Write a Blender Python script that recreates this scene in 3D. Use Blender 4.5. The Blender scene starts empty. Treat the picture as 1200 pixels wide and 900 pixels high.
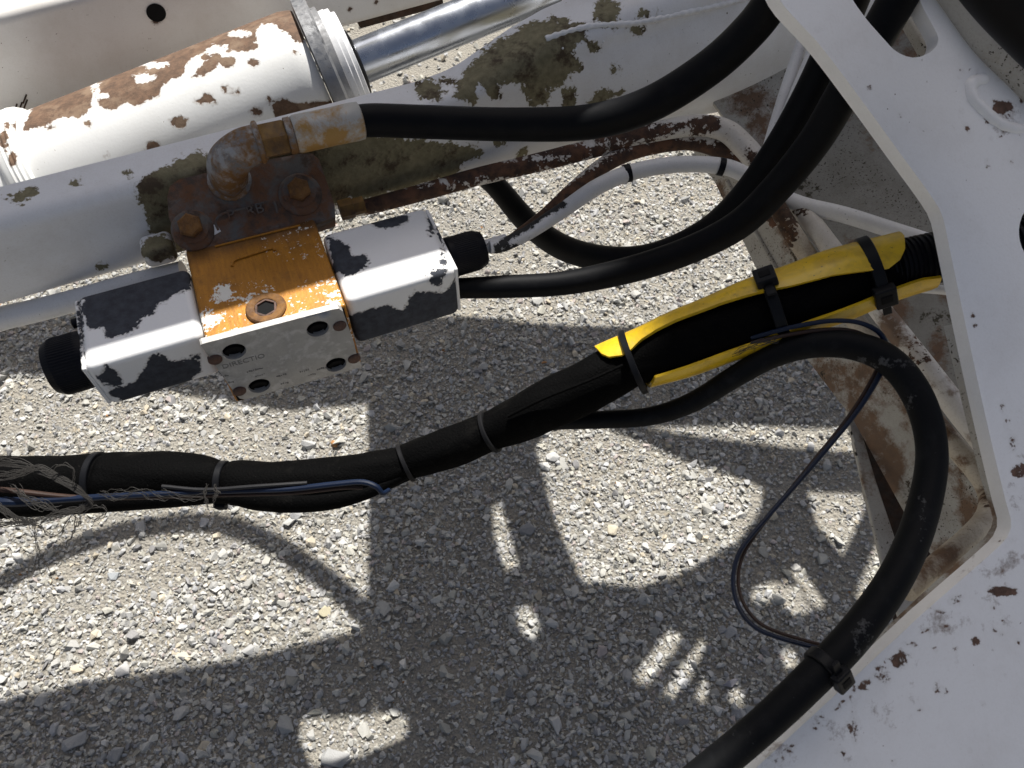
import bpy, bmesh, math, random
import numpy as np
from math import sin, cos, radians, pi, sqrt
from mathutils import Vector
from mathutils.geometry import delaunay_2d_cdt

random.seed(7); rng = np.random.default_rng(7)
scene = bpy.context.scene
COL = scene.collection

# ------------------------------------------------------------------ camera
CAM_H, PITCH, FPX = 1.5, radians(55), 901.0
cam_data = bpy.data.cameras.new('camera')
cam = bpy.data.objects.new('camera', cam_data); COL.objects.link(cam)
cam.location = (0, 0, CAM_H); cam.rotation_euler = (radians(90) - PITCH, 0, 0)
cam_data.sensor_fit = 'HORIZONTAL'; cam_data.angle_x = 2 * math.atan(600 / FPX)
cam_data.clip_start = 0.01; cam_data.clip_end = 400
scene.camera = cam
cam_data.dof.use_dof = True; cam_data.dof.focus_distance = .72; cam_data.dof.aperture_fstop = 22

# ------------------------------------------------------------------ light
SUN_AZ, SUN_EL = radians(8), radians(58)
SUN = np.array([sin(SUN_AZ) * cos(SUN_EL), cos(SUN_AZ) * cos(SUN_EL), sin(SUN_EL)])
world = bpy.data.worlds.new('World'); scene.world = world; world.use_nodes = True
wn = world.node_tree.nodes; wl = world.node_tree.links
sky = wn.new('ShaderNodeTexSky'); sky.sky_type = 'NISHITA'; sky.sun_disc = False
sky.sun_elevation = SUN_EL; sky.sun_rotation = SUN_AZ
sky.air_density = .75; sky.dust_density = 3.5; sky.ozone_density = .4
bg = wn['Background']; bg.inputs['Strength'].default_value = 0.06
hs = wn.new('ShaderNodeHueSaturation'); hs.inputs['Saturation'].default_value = .72   # desaturates the sky light, making the shade more neutral
wl.new(sky.outputs[0], hs.inputs['Color']); wl.new(hs.outputs[0], bg.inputs['Color'])
sd_ = bpy.data.lights.new('sun', 'SUN'); sd_.energy = 5.0; sd_.angle = radians(0.53); sd_.color = (1.0, 0.97, 0.915)
so = bpy.data.objects.new('sun', sd_); COL.objects.link(so)
so.rotation_euler = Vector(SUN).to_track_quat('Z', 'Y').to_euler(); so.location = SUN * 10
scene.view_settings.view_transform = 'Standard'; scene.view_settings.look = 'None'
scene.view_settings.exposure = 0.64; scene.view_settings.gamma = 1.0
scene.view_settings.use_curve_mapping = False
scene.cycles.max_bounces = 8

# ------------------------------------------------------------------ coordinates
CAM = np.array([0, 0, CAM_H]); RT = np.array([1.0, 0, 0])
FW = np.array([0, cos(PITCH), -sin(PITCH)]); UP = np.array([0, sin(PITCH), cos(PITCH)])
YAW = radians(22)                                   # heading of the boom
A = np.array([cos(YAW), sin(YAW), 0]); B = np.array([sin(YAW), -cos(YAW), 0]); Z = np.array([0, 0, 1.0])

def ray(x, y): return FW + RT * (x - 600) / FPX - UP * (y - 450) / FPX
def P(x, y, d): return CAM + d * ray(x, y)           # point at image pixel x, y and depth d
def on_plane(x, y, q, n):
    r = ray(x, y); return CAM + r * ((np.asarray(q) - CAM) @ n) / (r @ n)
O = P(310, 330, .6)                                  # centre of the valve's top face
def L(a, b, z): return O + a * A + b * B + z * Z     # boom frame: along / towards viewer / up
def PB(x, y, b): return on_plane(x, y, O + b * B, B)
def PZ(x, y, z): return on_plane(x, y, O + z * Z, Z)
def GR(x, y): return on_plane(x, y, (0, 0, 0), Z)
def px(V):
    q = np.asarray(V) - CAM; d = q @ FW
    d = np.where(d < 0.01, 0.01, d)
    return np.stack([600 + FPX * (q @ RT) / d, 450 - FPX * (q @ UP) / d], -1)
def pxr(w, d): return .5 * w * d / FPX               # radius of something w px thick at distance d

def unit(v): v = np.asarray(v, float); return v / np.linalg.norm(v)

# ------------------------------------------------------------------ paint-loss field (signed distance to wear patches)
def sd_poly(p, poly):
    poly = np.asarray(poly, float); n = len(poly)
    d = np.full(len(p), 1e9); ins = np.zeros(len(p), bool)
    for i in range(n):
        a0, b0 = poly[i], poly[(i + 1) % n]
        e = b0 - a0; w = p - a0
        t = np.clip((w @ e) / max(e @ e, 1e-9), 0, 1)
        d = np.minimum(d, np.hypot(*(w - t[:, None] * e).T))
        c = (a0[1] > p[:, 1]) != (b0[1] > p[:, 1])
        with np.errstate(divide='ignore', invalid='ignore'):
            xi = (b0[0] - a0[0]) * (p[:, 1] - a0[1]) / (b0[1] - a0[1]) + a0[0]
        ins ^= c & (p[:, 0] < xi)
    return np.where(ins, d, -d)
def field(V, patches):
    p = px(V); out = np.full(len(V), -40.0)
    for s in patches:
        if isinstance(s, dict):
            out = np.minimum(out, -field(V, [s['cut']])); continue
        if isinstance(s, list): v = sd_poly(p, s)
        elif len(s) == 2 and isinstance(s[0], list): v = np.minimum(sd_poly(p, s[0]), s[1])
        else:
            cx, cy, rx, ry = s[:4]
            v = (1 - np.hypot((p[:, 0] - cx) / rx, (p[:, 1] - cy) / ry)) * min(rx, ry)
            if len(s) > 4: v = np.minimum(v, s[4])
        out = np.maximum(out, v)
    return out

# ------------------------------------------------------------------ object helpers
def wloc(o):
    v = np.zeros(3)
    while o is not None: v = v + np.array(o.location); o = o.parent
    return v
def tag(o, label=None, cat=None, group=None, kind=None):
    if label: o['label'] = label
    if cat: o['category'] = cat
    if group: o['group'] = group
    if kind: o['kind'] = kind
    return o
def thing(name, loc, label, cat, group=None):
    o = bpy.data.objects.new(name, None); COL.objects.link(o); o.empty_display_size = .02
    o.location = loc; return tag(o, label, cat, group)
def add(name, VF, mat, parent=None, label=None, cat=None, group=None, kind=None, chip=None, chip2=None, sharp=35, bevel=0, smooth=True):
    V, Fc = VF; V = np.asarray(V, float)
    c = (V.min(0) + V.max(0)) / 2
    me = bpy.data.meshes.new(name); me.from_pydata((V - c).tolist(), [], [list(f) for f in Fc]); me.update()
    for nm, ch in (('chip', chip), ('chip2', chip2)):
        at = me.attributes.new(nm, 'FLOAT', 'POINT')
        at.data.foreach_set('value', (field(V, ch) if ch is not None else np.full(len(V), -40.0)).astype(np.float32))
    bm = bmesh.new(); bm.from_mesh(me); bmesh.ops.recalc_face_normals(bm, faces=bm.faces); bm.to_mesh(me); bm.free()
    if smooth:
        me.polygons.foreach_set('use_smooth', [True] * len(me.polygons)); me.set_sharp_from_angle(angle=radians(sharp))
    me.materials.append(mat)
    o = bpy.data.objects.new(name, me); COL.objects.link(o)
    if parent is not None: o.parent = parent; o.location = c - wloc(parent)
    else: o.location = c
    if bevel:
        m = o.modifiers.new('edge_round', 'BEVEL'); m.width = bevel; m.segments = 2; m.limit_method = 'ANGLE'; m.angle_limit = radians(50)
        m.use_clamp_overlap = True
    return tag(o, label, cat, group, kind)
def join(*parts):
    V = []; Fs = []; n = 0
    for v, f in parts:
        V.append(np.asarray(v, float)); Fs += [[i + n for i in q] for q in f]; n += len(v)
    return np.concatenate(V), Fs

# ------------------------------------------------------------------ shape helpers
def rbox(c, ax, h, r=.002, step=.004):
    """box with rounded edges, centre c, axes ax, half sizes h"""
    c = np.asarray(c, float); n = [max(2, int(round(2 * h[i] / step))) for i in range(3)]
    lins = []
    for i in range(3):
        l = np.linspace(-h[i], h[i], n[i] + 1)
        ext = [-h[i] + r * k for k in (.15, .4, .7, 1)] + [h[i] - r * k for k in (.15, .4, .7, 1)]
        l = np.unique(np.round(np.concatenate([l[(l > -h[i] + r) & (l < h[i] - r)], [-h[i], h[i]], ext]), 7)); lins.append(l)
    idx = {}; V = []; Fc = []
    def vid(i, j, k):
        key = (i, j, k)
        if key not in idx: idx[key] = len(V); V.append((lins[0][i], lins[1][j], lins[2][k]))
        return idx[key]
    N = [len(l) - 1 for l in lins]
    for axis in range(3):
        u, v = [i for i in range(3) if i != axis]
        for side in (0, N[axis]):
            for i in range(N[u]):
                for j in range(N[v]):
                    q = []
                    for di, dj in ((0, 0), (1, 0), (1, 1), (0, 1)):
                        t = [0, 0, 0]; t[axis] = side; t[u] = i + di; t[v] = j + dj; q.append(vid(*t))
                    Fc.append(q)
    V = np.array(V); hh = np.array(h) - r
    inn = np.clip(V, -hh, hh); d = V - inn; ln = np.linalg.norm(d, axis=1, keepdims=True)
    V = np.where(ln > 1e-9, inn + d / np.maximum(ln, 1e-9) * r, V)
    return c + V @ np.array(ax), Fc
LAX = np.array([A, B, Z])
def lbox(a0, a1, b0, b1, z0, z1, r=.002, step=.004):
    return rbox(L((a0 + a1) / 2, (b0 + b1) / 2, (z0 + z1) / 2), LAX, ((a1 - a0) / 2, (b1 - b0) / 2, (z1 - z0) / 2), r, step)

def catmull(pts, n):
    pts = np.asarray(pts, float); m = len(pts)
    if m == 2:
        t = np.linspace(0, 1, n)[:, None]; return pts[0] * (1 - t) + pts[1] * t
    e = np.concatenate([[2 * pts[0] - pts[1]], pts, [2 * pts[-1] - pts[-2]]])
    ln = np.concatenate([[0], np.cumsum(np.linalg.norm(np.diff(pts[:, :3], axis=0), axis=1))])
    s = np.linspace(0, ln[-1], n); out = []
    for x in s:
        i = min(np.searchsorted(ln, x, 'right') - 1, m - 2); t = (x - ln[i]) / (ln[i + 1] - ln[i])
        p0, p1, p2, p3 = e[i], e[i + 1], e[i + 2], e[i + 3]
        out.append(.5 * ((2 * p1) + (-p0 + p2) * t + (2 * p0 - 5 * p1 + 4 * p2 - p3) * t ** 2 + (-p0 + 3 * p1 - 3 * p2 + p3) * t ** 3))
    return np.array(out)
def frames(path):
    T = np.gradient(path, axis=0); T /= np.linalg.norm(T, axis=1, keepdims=True)
    N = CAM - path; N = N - (N * T).sum(1, keepdims=True) * T; N /= np.linalg.norm(N, axis=1, keepdims=True)
    return T, N, np.cross(T, N)
def sweep(path, rad, seg=16, caps=True, rib=0, wob=None):
    path = np.asarray(path); n = len(path); rad = np.broadcast_to(rad, (n,)).copy()
    T, N, Bn = frames(path)
    th = np.arange(seg) / seg * 2 * pi
    R = rad[:, None] * np.ones(seg)
    if wob is not None: R = R * wob(np.arange(n)[:, None], th[None, :])
    V = path[:, None] + R[..., None] * (np.cos(th)[None, :, None] * N[:, None] + np.sin(th)[None, :, None] * Bn[:, None])
    V = V.reshape(-1, 3); Fc = []
    for i in range(n - 1):
        for j in range(seg):
            k = (j + 1) % seg; Fc.append((i * seg + j, i * seg + k, (i + 1) * seg + k, (i + 1) * seg + j))
    if caps: Fc += [tuple(range(seg)), tuple(range((n - 1) * seg, n * seg))]
    return V, Fc
def pxpath(lst, n):
    """list of (x, y, distance[, width px]) -> points, radii"""
    lst = [tuple(l) for l in lst]
    p = np.array([P(l[0], l[1], l[2]) for l in lst])
    w = np.array([[pxr(l[3], l[2])] for l in lst]) if len(lst[0]) > 3 else np.zeros((len(lst), 1))
    q = catmull(np.concatenate([p, w], 1), n)
    return q[:, :3], q[:, 3]
def lathe(p0, axis, prof, seg=32, phase=0, caps=True):
    """prof: list of (distance along axis, radius)"""
    axis = unit(axis); t = np.array([0, 0, 1.0]) if abs(axis[2]) < .8 else np.array([1.0, 0, 0])
    u = unit(np.cross(axis, t)); v = np.cross(axis, u); th = np.arange(seg) / seg * 2 * pi + phase
    V = []; Fc = []
    for s, r in prof:
        V.append(np.asarray(p0) + axis * s + max(r, 1e-5) * (np.cos(th)[:, None] * u + np.sin(th)[:, None] * v))
    V = np.concatenate(V)
    for i in range(len(prof) - 1):
        for j in range(seg):
            k = (j + 1) % seg; Fc.append((i * seg + j, i * seg + k, (i + 1) * seg + k, (i + 1) * seg + j))
    if caps: Fc += [tuple(range(seg)), tuple(range((len(prof) - 1) * seg, len(prof) * seg))]
    return V, Fc
def dense(prof, step):
    out = [prof[0]]
    for (s0, r0), (s1, r1) in zip(prof[:-1], prof[1:]):
        m = max(1, int(math.ceil(math.hypot(s1 - s0, r1 - r0) / step)))
        out += [(s0 + (s1 - s0) * k / m, r0 + (r1 - r0) * k / m) for k in range(1, m + 1)]
    return out
def plate(outline, holes, q, n, thick, spacing=.012, bend=None):
    """flat plate of real thickness: outline and holes are world points on the plane (q, n); front face at the plane"""
    n = unit(n); u = unit(np.cross(n, Z) if abs(n[2]) < .95 else np.cross(n, A)); v = np.cross(n, u); q = np.asarray(q)
    to2 = lambda w: np.stack([(np.asarray(w) - q) @ u, (np.asarray(w) - q) @ v], -1)
    loops = [to2(outline)] + [to2(h) for h in holes]; dl = []
    for lp in loops:
        o = []
        for i in range(len(lp)):
            a0, b0 = lp[i], lp[(i + 1) % len(lp)]; m = max(1, int(np.linalg.norm(b0 - a0) / spacing))
            o += [a0 + (b0 - a0) * k / m for k in range(m)]
        dl.append(np.array(o))
    bnd = np.concatenate(dl); edges = []; k = 0
    for lp in dl:
        m = len(lp); edges += [(k + i, k + (i + 1) % m) for i in range(m)]; k += m
    mn, mx = bnd.min(0), bnd.max(0)
    gx, gy = np.meshgrid(np.arange(mn[0], mx[0], spacing), np.arange(mn[1], mx[1], spacing))
    g = np.stack([gx.ravel(), gy.ravel()], -1); s = sd_poly(g, dl[0])
    for lp in dl[1:]: s = np.minimum(s, -sd_poly(g, lp))
    g = g[s > spacing * .45]
    pts = np.concatenate([bnd, g])
    vo, eo, fo, ov, _, _ = delaunay_2d_cdt([Vector(p) for p in pts], edges, [], 0, 1e-7)
    vo = np.array([tuple(p) for p in vo]); mp = {}
    for i, o in enumerate(ov):
        for k in o: mp[k] = i
    cen = np.array([vo[list(f)].mean(0) for f in fo]); s = sd_poly(cen, dl[0])
    for lp in dl[1:]: s = np.minimum(s, -sd_poly(cen, lp))
    fs = [list(f) for f, k in zip(fo, s) if k > 0]
    W = q + vo[:, :1] * u + vo[:, 1:] * v
    if bend is not None: W = bend(W)
    nv = len(W); V = np.concatenate([W, W - n * thick])
    Fc = fs + [[i + nv for i in f[::-1]] for f in fs]
    for a0, b0 in edges:
        a0, b0 = mp.get(a0), mp.get(b0)
        if a0 is not None and b0 is not None and a0 != b0: Fc.append([a0, b0, b0 + nv, a0 + nv])
    used = sorted({i for f in Fc for i in f}); rm = {o: i for i, o in enumerate(used)}
    return V[used], [[rm[i] for i in f] for f in Fc]
def text_mesh(txt, size, org, ex, ey, depth):
    c = bpy.data.curves.new('t', 'FONT'); c.body = txt; c.size = size; c.extrude = depth / 2; c.resolution_u = 2
    o = bpy.data.objects.new('t', c); me = o.to_mesh()
    V = np.array([v.co[:] for v in me.vertices]); Fc = [list(p.vertices) for p in me.polygons]
    o.to_mesh_clear(); bpy.data.objects.remove(o); bpy.data.curves.remove(c)
    ex = unit(ex); ey = unit(ey); ez = np.cross(ex, ey)
    return np.asarray(org) + V[:, :1] * ex + V[:, 1:2] * ey + V[:, 2:] * ez, Fc

# ------------------------------------------------------------------ materials
class NT:
    def __init__(s, name):
        s.m = bpy.data.materials.new(name); s.m.use_nodes = True; s.t = s.m.node_tree
        s.b = s.t.nodes['Principled BSDF']; s.co = s.t.nodes.new('ShaderNodeTexCoord').outputs['Object']
    def set(s, inp, v):
        if hasattr(v, 'is_output') or isinstance(v, bpy.types.NodeSocket): s.t.links.new(v, inp)
        else:
            if isinstance(v, (tuple, list)) and len(v) == 3 and inp.type == 'RGBA': v = (*v, 1)
            inp.default_value = v
    def noise(s, scale, detail=4, rough=.55, dist=0, co=None):
        n = s.t.nodes.new('ShaderNodeTexNoise'); n.inputs['Scale'].default_value = scale; n.inputs['Detail'].default_value = detail
        n.inputs['Roughness'].default_value = rough; n.inputs['Distortion'].default_value = dist
        s.t.links.new(co if co is not None else s.co, n.inputs['Vector']); return n.outputs['Fac']
    def voro(s, scale, feature='F1', co=None):
        n = s.t.nodes.new('ShaderNodeTexVoronoi'); n.inputs['Scale'].default_value = scale; n.feature = feature
        s.t.links.new(co if co is not None else s.co, n.inputs['Vector']); return n.outputs['Distance']
    def attr(s, name, out='Fac'):
        n = s.t.nodes.new('ShaderNodeAttribute'); n.attribute_name = name; return n.outputs[out]
    def math(s, op, a, b=0.0):
        n = s.t.nodes.new('ShaderNodeMath'); n.operation = op; s.set(n.inputs[0], a); s.set(n.inputs[1], b); return n.outputs[0]
    def rng(s, v, a, b, c=0.0, d=1.0):
        n = s.t.nodes.new('ShaderNodeMapRange'); n.clamp = True
        s.set(n.inputs[0], v)
        for i, k in enumerate((a, b, c, d)): n.inputs[i + 1].default_value = k
        return n.outputs[0]
    def mix(s, f, a, b):
        n = s.t.nodes.new('ShaderNodeMix'); n.data_type = 'RGBA'
        s.set(n.inputs[0], f); s.set(n.inputs[6], a); s.set(n.inputs[7], b); return n.outputs[2]
    def scale(s, x, y, z):
        n = s.t.nodes.new('ShaderNodeMapping'); n.inputs['Scale'].default_value = (x, y, z); s.t.links.new(s.co, n.inputs['Vector']); return n.outputs[0]
    def fin(s, color, rough, bump=None, bstr=.3, bdist=.001, metal=0.0, spec=.5):
        s.set(s.b.inputs['Base Color'], color); s.set(s.b.inputs['Roughness'], rough); s.set(s.b.inputs['Metallic'], metal)
        s.b.inputs['Specular IOR Level'].default_value = spec
        if bump is not None:
            n = s.t.nodes.new('ShaderNodeBump'); n.inputs['Strength'].default_value = bstr; n.inputs['Distance'].default_value = bdist
            s.t.links.new(bump, n.inputs['Height']); s.t.links.new(n.outputs[0], s.b.inputs['Normal'])
        return s.m

def paint(name, base=(.76, .76, .75), u1=(.12, .062, .034), u2=(.2, .1, .045), u3=None, amp=9, nscale=90, speck=.76, speck_scale=330,
          dirt=.25, dirtcol=(.33, .27, .2), gloss=.38, stain=False, halo=.38):
    """flaking paint over u1/u2 (rust or primer); 'chip' holds the distance to the flaked patches, 'chip2' soft stains and painted crease shade"""
    s = NT(name)
    n1 = s.noise(nscale, 8, .62, .3); n2 = s.noise(nscale * 4, 5, .6)
    nn = s.math('ADD', s.math('MULTIPLY', s.math('SUBTRACT', n1, .5), 2.4 * amp), s.math('MULTIPLY', s.math('SUBTRACT', n2, .5), 1.15 * amp))
    c = s.math('ADD', s.attr('chip'), nn)
    m = s.rng(c, -.5, .5)
    sp = s.rng(s.noise(speck_scale, 2, .5), speck, speck + .012)
    spw = s.rng(s.noise(14, 3), .45, .6)
    sp = s.math('MULTIPLY', sp, spw)
    mask = s.math('MAXIMUM', m, sp)
    under = s.mix(s.rng(s.noise(150, 6, .65), .36, .66), u1, u2)
    if u3: under = s.mix(s.rng(s.noise(38, 5, .7), .5, .62), under, u3)
    d = s.math('MULTIPLY', s.rng(s.noise(22, 7, .7), .45, .78), dirt)
    top = s.mix(d, base, dirtcol)
    fine = s.math('MULTIPLY', s.rng(s.noise(700, 3, .6), .5, .75), dirt * .5)
    top = s.mix(fine, top, dirtcol)
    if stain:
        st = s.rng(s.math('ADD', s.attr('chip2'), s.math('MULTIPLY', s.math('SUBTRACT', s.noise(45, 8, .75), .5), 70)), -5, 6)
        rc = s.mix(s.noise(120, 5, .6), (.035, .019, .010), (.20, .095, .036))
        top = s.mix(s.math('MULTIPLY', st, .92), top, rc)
    edge = s.math('MULTIPLY', s.rng(c, -2.6, -.4), halo)
    top = s.mix(edge, top, s.mix(.5, dirtcol, u2))
    scr = s.math('MULTIPLY', s.rng(s.noise(55, 8, .75, 2.5), .66, .70), .22)
    top = s.mix(scr, top, dirtcol)
    col = s.mix(mask, top, under)
    rough = s.mix(mask, (gloss,) * 3, (.85,) * 3)
    h = s.math('ADD', s.math('MULTIPLY', mask, -1.0), s.math('MULTIPLY', s.noise(420, 3, .5), .28))
    h = s.math('ADD', h, s.math('MULTIPLY', s.math('MULTIPLY', mask, s.noise(900, 4, .6)), .7))
    h = s.math('ADD', h, s.math('MULTIPLY', s.noise(11, 2, .5), 2.2))
    return s.fin(col, rough, h, .55, .0006)
def metal(name, c1, c2, rough=.45, scale=60, metallic=.9, bump=.2, lo=.4, hi=.62, c3=None):
    s = NT(name)
    col = s.mix(s.rng(s.noise(scale, 7, .68, .2), lo, hi), c1, c2)
    if c3: col = s.mix(s.rng(s.noise(scale * 2.3, 6, .65), .5, .62), col, c3)
    return s.fin(col, s.rng(s.noise(scale * 3, 4), .3, .7, rough - .12, rough + .2), s.noise(scale * 12, 5, .65), bump, .0008,
                 s.rng(s.noise(scale, 7, .68, .2), lo, hi, metallic, metallic * .1) if metallic else 0.0)
def rubber(name, c=(.0028, .0031, .0042), rough=.55, dust=.1, dustcol=(.06, .058, .056), bump=.1):
    s = NT(name)
    d = s.math('MULTIPLY', s.rng(s.noise(55, 7, .7, .4), .52, .8), dust)
    sp = s.math('MULTIPLY', s.rng(s.noise(500, 2), .72, .76), dust * 1.4)
    sc = s.math('MULTIPLY', s.attr('chip'), 0.0)
    col = s.mix(s.math('MAXIMUM', d, sp), c, dustcol)
    sct = s.rng(s.math('ADD', s.attr('chip2'), s.math('MULTIPLY', s.math('SUBTRACT', s.noise(260, 6, .7), .5), 34)), 0, 3)
    col = s.mix(s.math('MULTIPLY', sct, .45), col, (.13, .13, .13))
    return s.fin(col, s.rng(d, 0, .3, rough, .85), s.noise(260, 4, .6), bump, .0005, 0.0, .12)

M = {}
M['beam'] = paint('white_paint_olive_primer', (.74, .745, .76), (.145, .127, .072), (.235, .207, .125), (.06, .04, .022), amp=13, nscale=85, speck=.735)
M['barrel'] = paint('white_paint_brown_rust', (.78, .78, .76), (.085, .05, .031), (.165, .096, .058), (.20, .135, .088), amp=5, nscale=85, speck=.75, dirt=.12)
M['arm'] = paint('grey_white_paint', (.62, .60, .575), (.06, .03, .02), (.1, .06, .04), amp=2.4, nscale=110, speck=.735, dirt=.25)
M['coil'] = paint('white_paint_over_slate', (.80, .80, .80), (.022, .025, .034), (.045, .05, .064), amp=7, nscale=110, speck=.80, dirt=.06, gloss=.3)
M['chassis'] = paint('white_gloss_paint', (.85, .85, .855), (.055, .03, .02), (.15, .085, .06), halo=.1, amp=3.2, nscale=150, speck=.745, speck_scale=260, dirt=.14, gloss=.3, stain=True)
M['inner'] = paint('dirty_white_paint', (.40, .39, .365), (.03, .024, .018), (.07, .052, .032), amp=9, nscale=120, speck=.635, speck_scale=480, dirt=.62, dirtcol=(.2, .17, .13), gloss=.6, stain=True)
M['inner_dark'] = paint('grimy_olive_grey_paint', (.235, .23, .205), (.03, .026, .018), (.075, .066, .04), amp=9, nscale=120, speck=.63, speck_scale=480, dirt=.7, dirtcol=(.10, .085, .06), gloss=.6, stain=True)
M['tube'] = paint('white_tube_brown_rust', (.62, .6, .57), (.032, .018, .013), (.085, .042, .024), (.12, .055, .03), amp=14, nscale=90, speck=.68, dirt=.5, gloss=.5, stain=True)
M['tube_rust'] = paint('rusted_tube', (.50, .45, .37), (.03, .017, .011), (.08, .04, .02), (.13, .06, .025), amp=14, nscale=80, speck=.68, dirt=.8, dirtcol=(.12, .07, .035), gloss=.6, stain=True)
M['cable_white'] = paint('white_painted_cable', (.68, .685, .70), (.014, .014, .016), (.03, .03, .03), amp=6, nscale=160, speck=.72, speck_scale=500, dirt=.3, dirtcol=(.3, .29, .28), gloss=.45)
M['rubber'] = rubber('black_rubber')
M['rubber_dusty'] = rubber('dusty_black_rubber', (.0034, .0039, .0048), .62, .25, (.05, .052, .056), .2)
M['plastic'] = rubber('black_plastic', (.0055, .006, .009), .42, .1, (.06, .06, .06), .06)
M['zip'] = rubber('black_nylon', (.007, .0075, .009), .4, .12, (.05, .05, .054), .05)
M['tie_grey'] = rubber('worn_grey_nylon', (.010, .010, .011), .5, .3, (.03, .03, .03), .1)
M['rust_casting'] = metal('rusted_cast_iron', (.105, .10, .095), (.125, .056, .026), .75, 34, .1, .8, .40, .54, (.06, .04, .03))
M['rust_bolt'] = metal('rusty_bolt', (.10, .045, .014), (.2, .095, .025), .8, 120, 0, .5)
M['zinc'] = metal('stained_zinc', (.33, .335, .34), (.165, .085, .028), .68, 34, .5, .6, .42, .52, (.15, .15, .155))
M['ferrule'] = metal('ochre_and_grey_ferrule', (.40, .395, .375), (.33, .19, .05), .55, 26, .35, .4, .45, .55)
M['brass_rust'] = metal('yellow_zinc_rust', (.21, .115, .025), (.07, .036, .014), .6, 40, .3, .4)
M['steel'] = metal('grey_machined_steel', (.33, .335, .345), (.22, .22, .225), .38, 80, .95, .2)
M['alu'] = metal('dull_grey_alloy', (.43, .42, .40), (.31, .30, .28), .55, 45, .25, .25, .35, .7, (.50, .49, .475))
M['dark_rust'] = metal('dark_rusty_steel', (.022, .014, .009), (.05, .024, .012), .85, 50, 0, .5)
M['screw_rust'] = metal('brown_screw', (.06, .034, .026), (.12, .06, .04), .7, 200, 0, .4)
def mk_chrome():
    s = NT('polished_chrome')
    g = s.noise(300, 3, .5, 0, s.scale(1, 1, 1))
    return s.fin((.47, .50, .555), s.rng(s.noise(40, 5), .4, .7, .22, .36), g, .05, .0003, 1.0)
M['chrome'] = mk_chrome()
def mk_sleeve():
    s = NT('woven_black_sleeve')
    w = s.t.nodes.new('ShaderNodeTexChecker'); w.inputs['Scale'].default_value = 620
    s.t.links.new(s.co, w.inputs['Vector'])
    h = s.math('ADD', w.outputs['Fac'], s.noise(600, 2))
    d = s.math('MULTIPLY', s.rng(s.noise(40, 6, .7), .56, .8), .12)
    sp = s.math('MULTIPLY', s.rng(s.noise(700, 2), .735, .75), .35)
    return s.fin(s.mix(s.math('MAXIMUM', d, sp), (.0009, .0009, .001), (.05, .047, .042)), .75, h, .55, .0010, 0, .05)
M['sleeve'] = mk_sleeve()
def mk_yellow():
    s = NT('yellow_plastic')
    d = s.math('MULTIPLY', s.rng(s.noise(60, 8, .75, .5), .45, .72), .75)
    sp = s.rng(s.noise(420, 2), .72, .74)
    c = s.mix(d, (.70, .45, .012), (.33, .20, .03)); c = s.mix(sp, c, (.1, .06, .02))
    c = s.mix(s.rng(s.math('ADD', s.attr('chip'), s.math('MULTIPLY', s.math('SUBTRACT', s.noise(200, 5, .7), .5), 14)), -1, 3), c, (.09, .06, .03))
    return s.fin(c, .34, s.noise(160, 4), .25, .0012, 0, .5)
M['yellow'] = mk_yellow()
def mk_orange():
    s = NT('orange_coating_white_flecks')
    r_ = s.t.nodes.new('ShaderNodeMapping'); r_.inputs['Rotation'].default_value = (0, 0, -YAW); s.t.links.new(s.co, r_.inputs['Vector'])
    q_ = s.t.nodes.new('ShaderNodeMapping'); q_.inputs['Scale'].default_value = (3.4, .4, 1.0); s.t.links.new(r_.outputs[0], q_.inputs['Vector'])
    st = s.noise(120, 5, .65, 0, q_.outputs[0])
    c = s.mix(s.rng(st, .3, .72), (.30, .12, .007), (.47, .20, .012))
    c = s.mix(s.math('MULTIPLY', s.rng(s.noise(34, 6, .7), .5, .7), .55), c, (.10, .045, .01))
    c = s.mix(s.rng(s.noise(800, 3), .62, .7), c, (.12, .055, .012))
    c = s.mix(s.math('MULTIPLY', s.rng(s.attr('chip2'), -8, 10), .8), c, (.07, .032, .014))
    n = s.math('ADD', s.math('MULTIPLY', s.math('SUBTRACT', s.noise(170, 7, .68), .5), 34), s.math('MULTIPLY', s.math('SUBTRACT', s.noise(520, 3, .6), .5), 22))
    m = s.rng(s.math('ADD', s.attr('chip'), n), -.5, .5)
    c = s.mix(m, c, (.74, .72, .66))
    return s.fin(c, .55, s.math('ADD', s.math('MULTIPLY', m, .5), s.noise(500, 4, .6)), .35, .0008, s.math('MULTIPLY', s.math('SUBTRACT', 1.0, m), .25))
M['orange'] = mk_orange()
def mk_plain(name, c, rough=.45, bump=300):
    s = NT(name)
    return s.fin(s.mix(s.rng(s.noise(60, 5, .7), .4, .75), c, tuple(k * .6 for k in c)), rough, s.noise(bump, 3), .1, .0005, 0.0, .25)
M['blue_wire'] = mk_plain('blue_insulation', (.0035, .010, .030))
M['brown_wire'] = mk_plain('brown_insulation', (.03, .015, .011))
M['copper_wire'] = mk_plain('pinkish_brown_insulation', (.04, .022, .016))
M['black_wire'] = mk_plain('grey_black_insulation', (.012, .012, .014))
M['fray'] = mk_plain('grey_nylon_fibre', (.035, .032, .029), .6)
M['hole_black'] = mk_plain('black_metal_and_holes', (.004, .004, .0045), .7); M['hole_black'].node_tree.nodes['Principled BSDF'].inputs['Specular IOR Level'].default_value = .12  # near-black metal; as flat discs it paints the dark inside holes
M['letters'] = mk_plain('grey_stamped_letters', (.2, .195, .185), .5)
def mk_stone():
    s = NT('crushed_limestone')
    n = s.noise(90, 6, .65); t = s.attr('tint', 'Color')
    c = s.mix(s.rng(n, .3, .7), s.mix(.18, t, (.15, .14, .13)), t)
    c = s.mix(s.rng(s.noise(420, 4, .6), .55, .75), c, s.mix(.35, t, (.5, .48, .44)))
    return s.fin(c, .85, s.noise(380, 5, .65), .5, .002, 0, .25)
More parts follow.
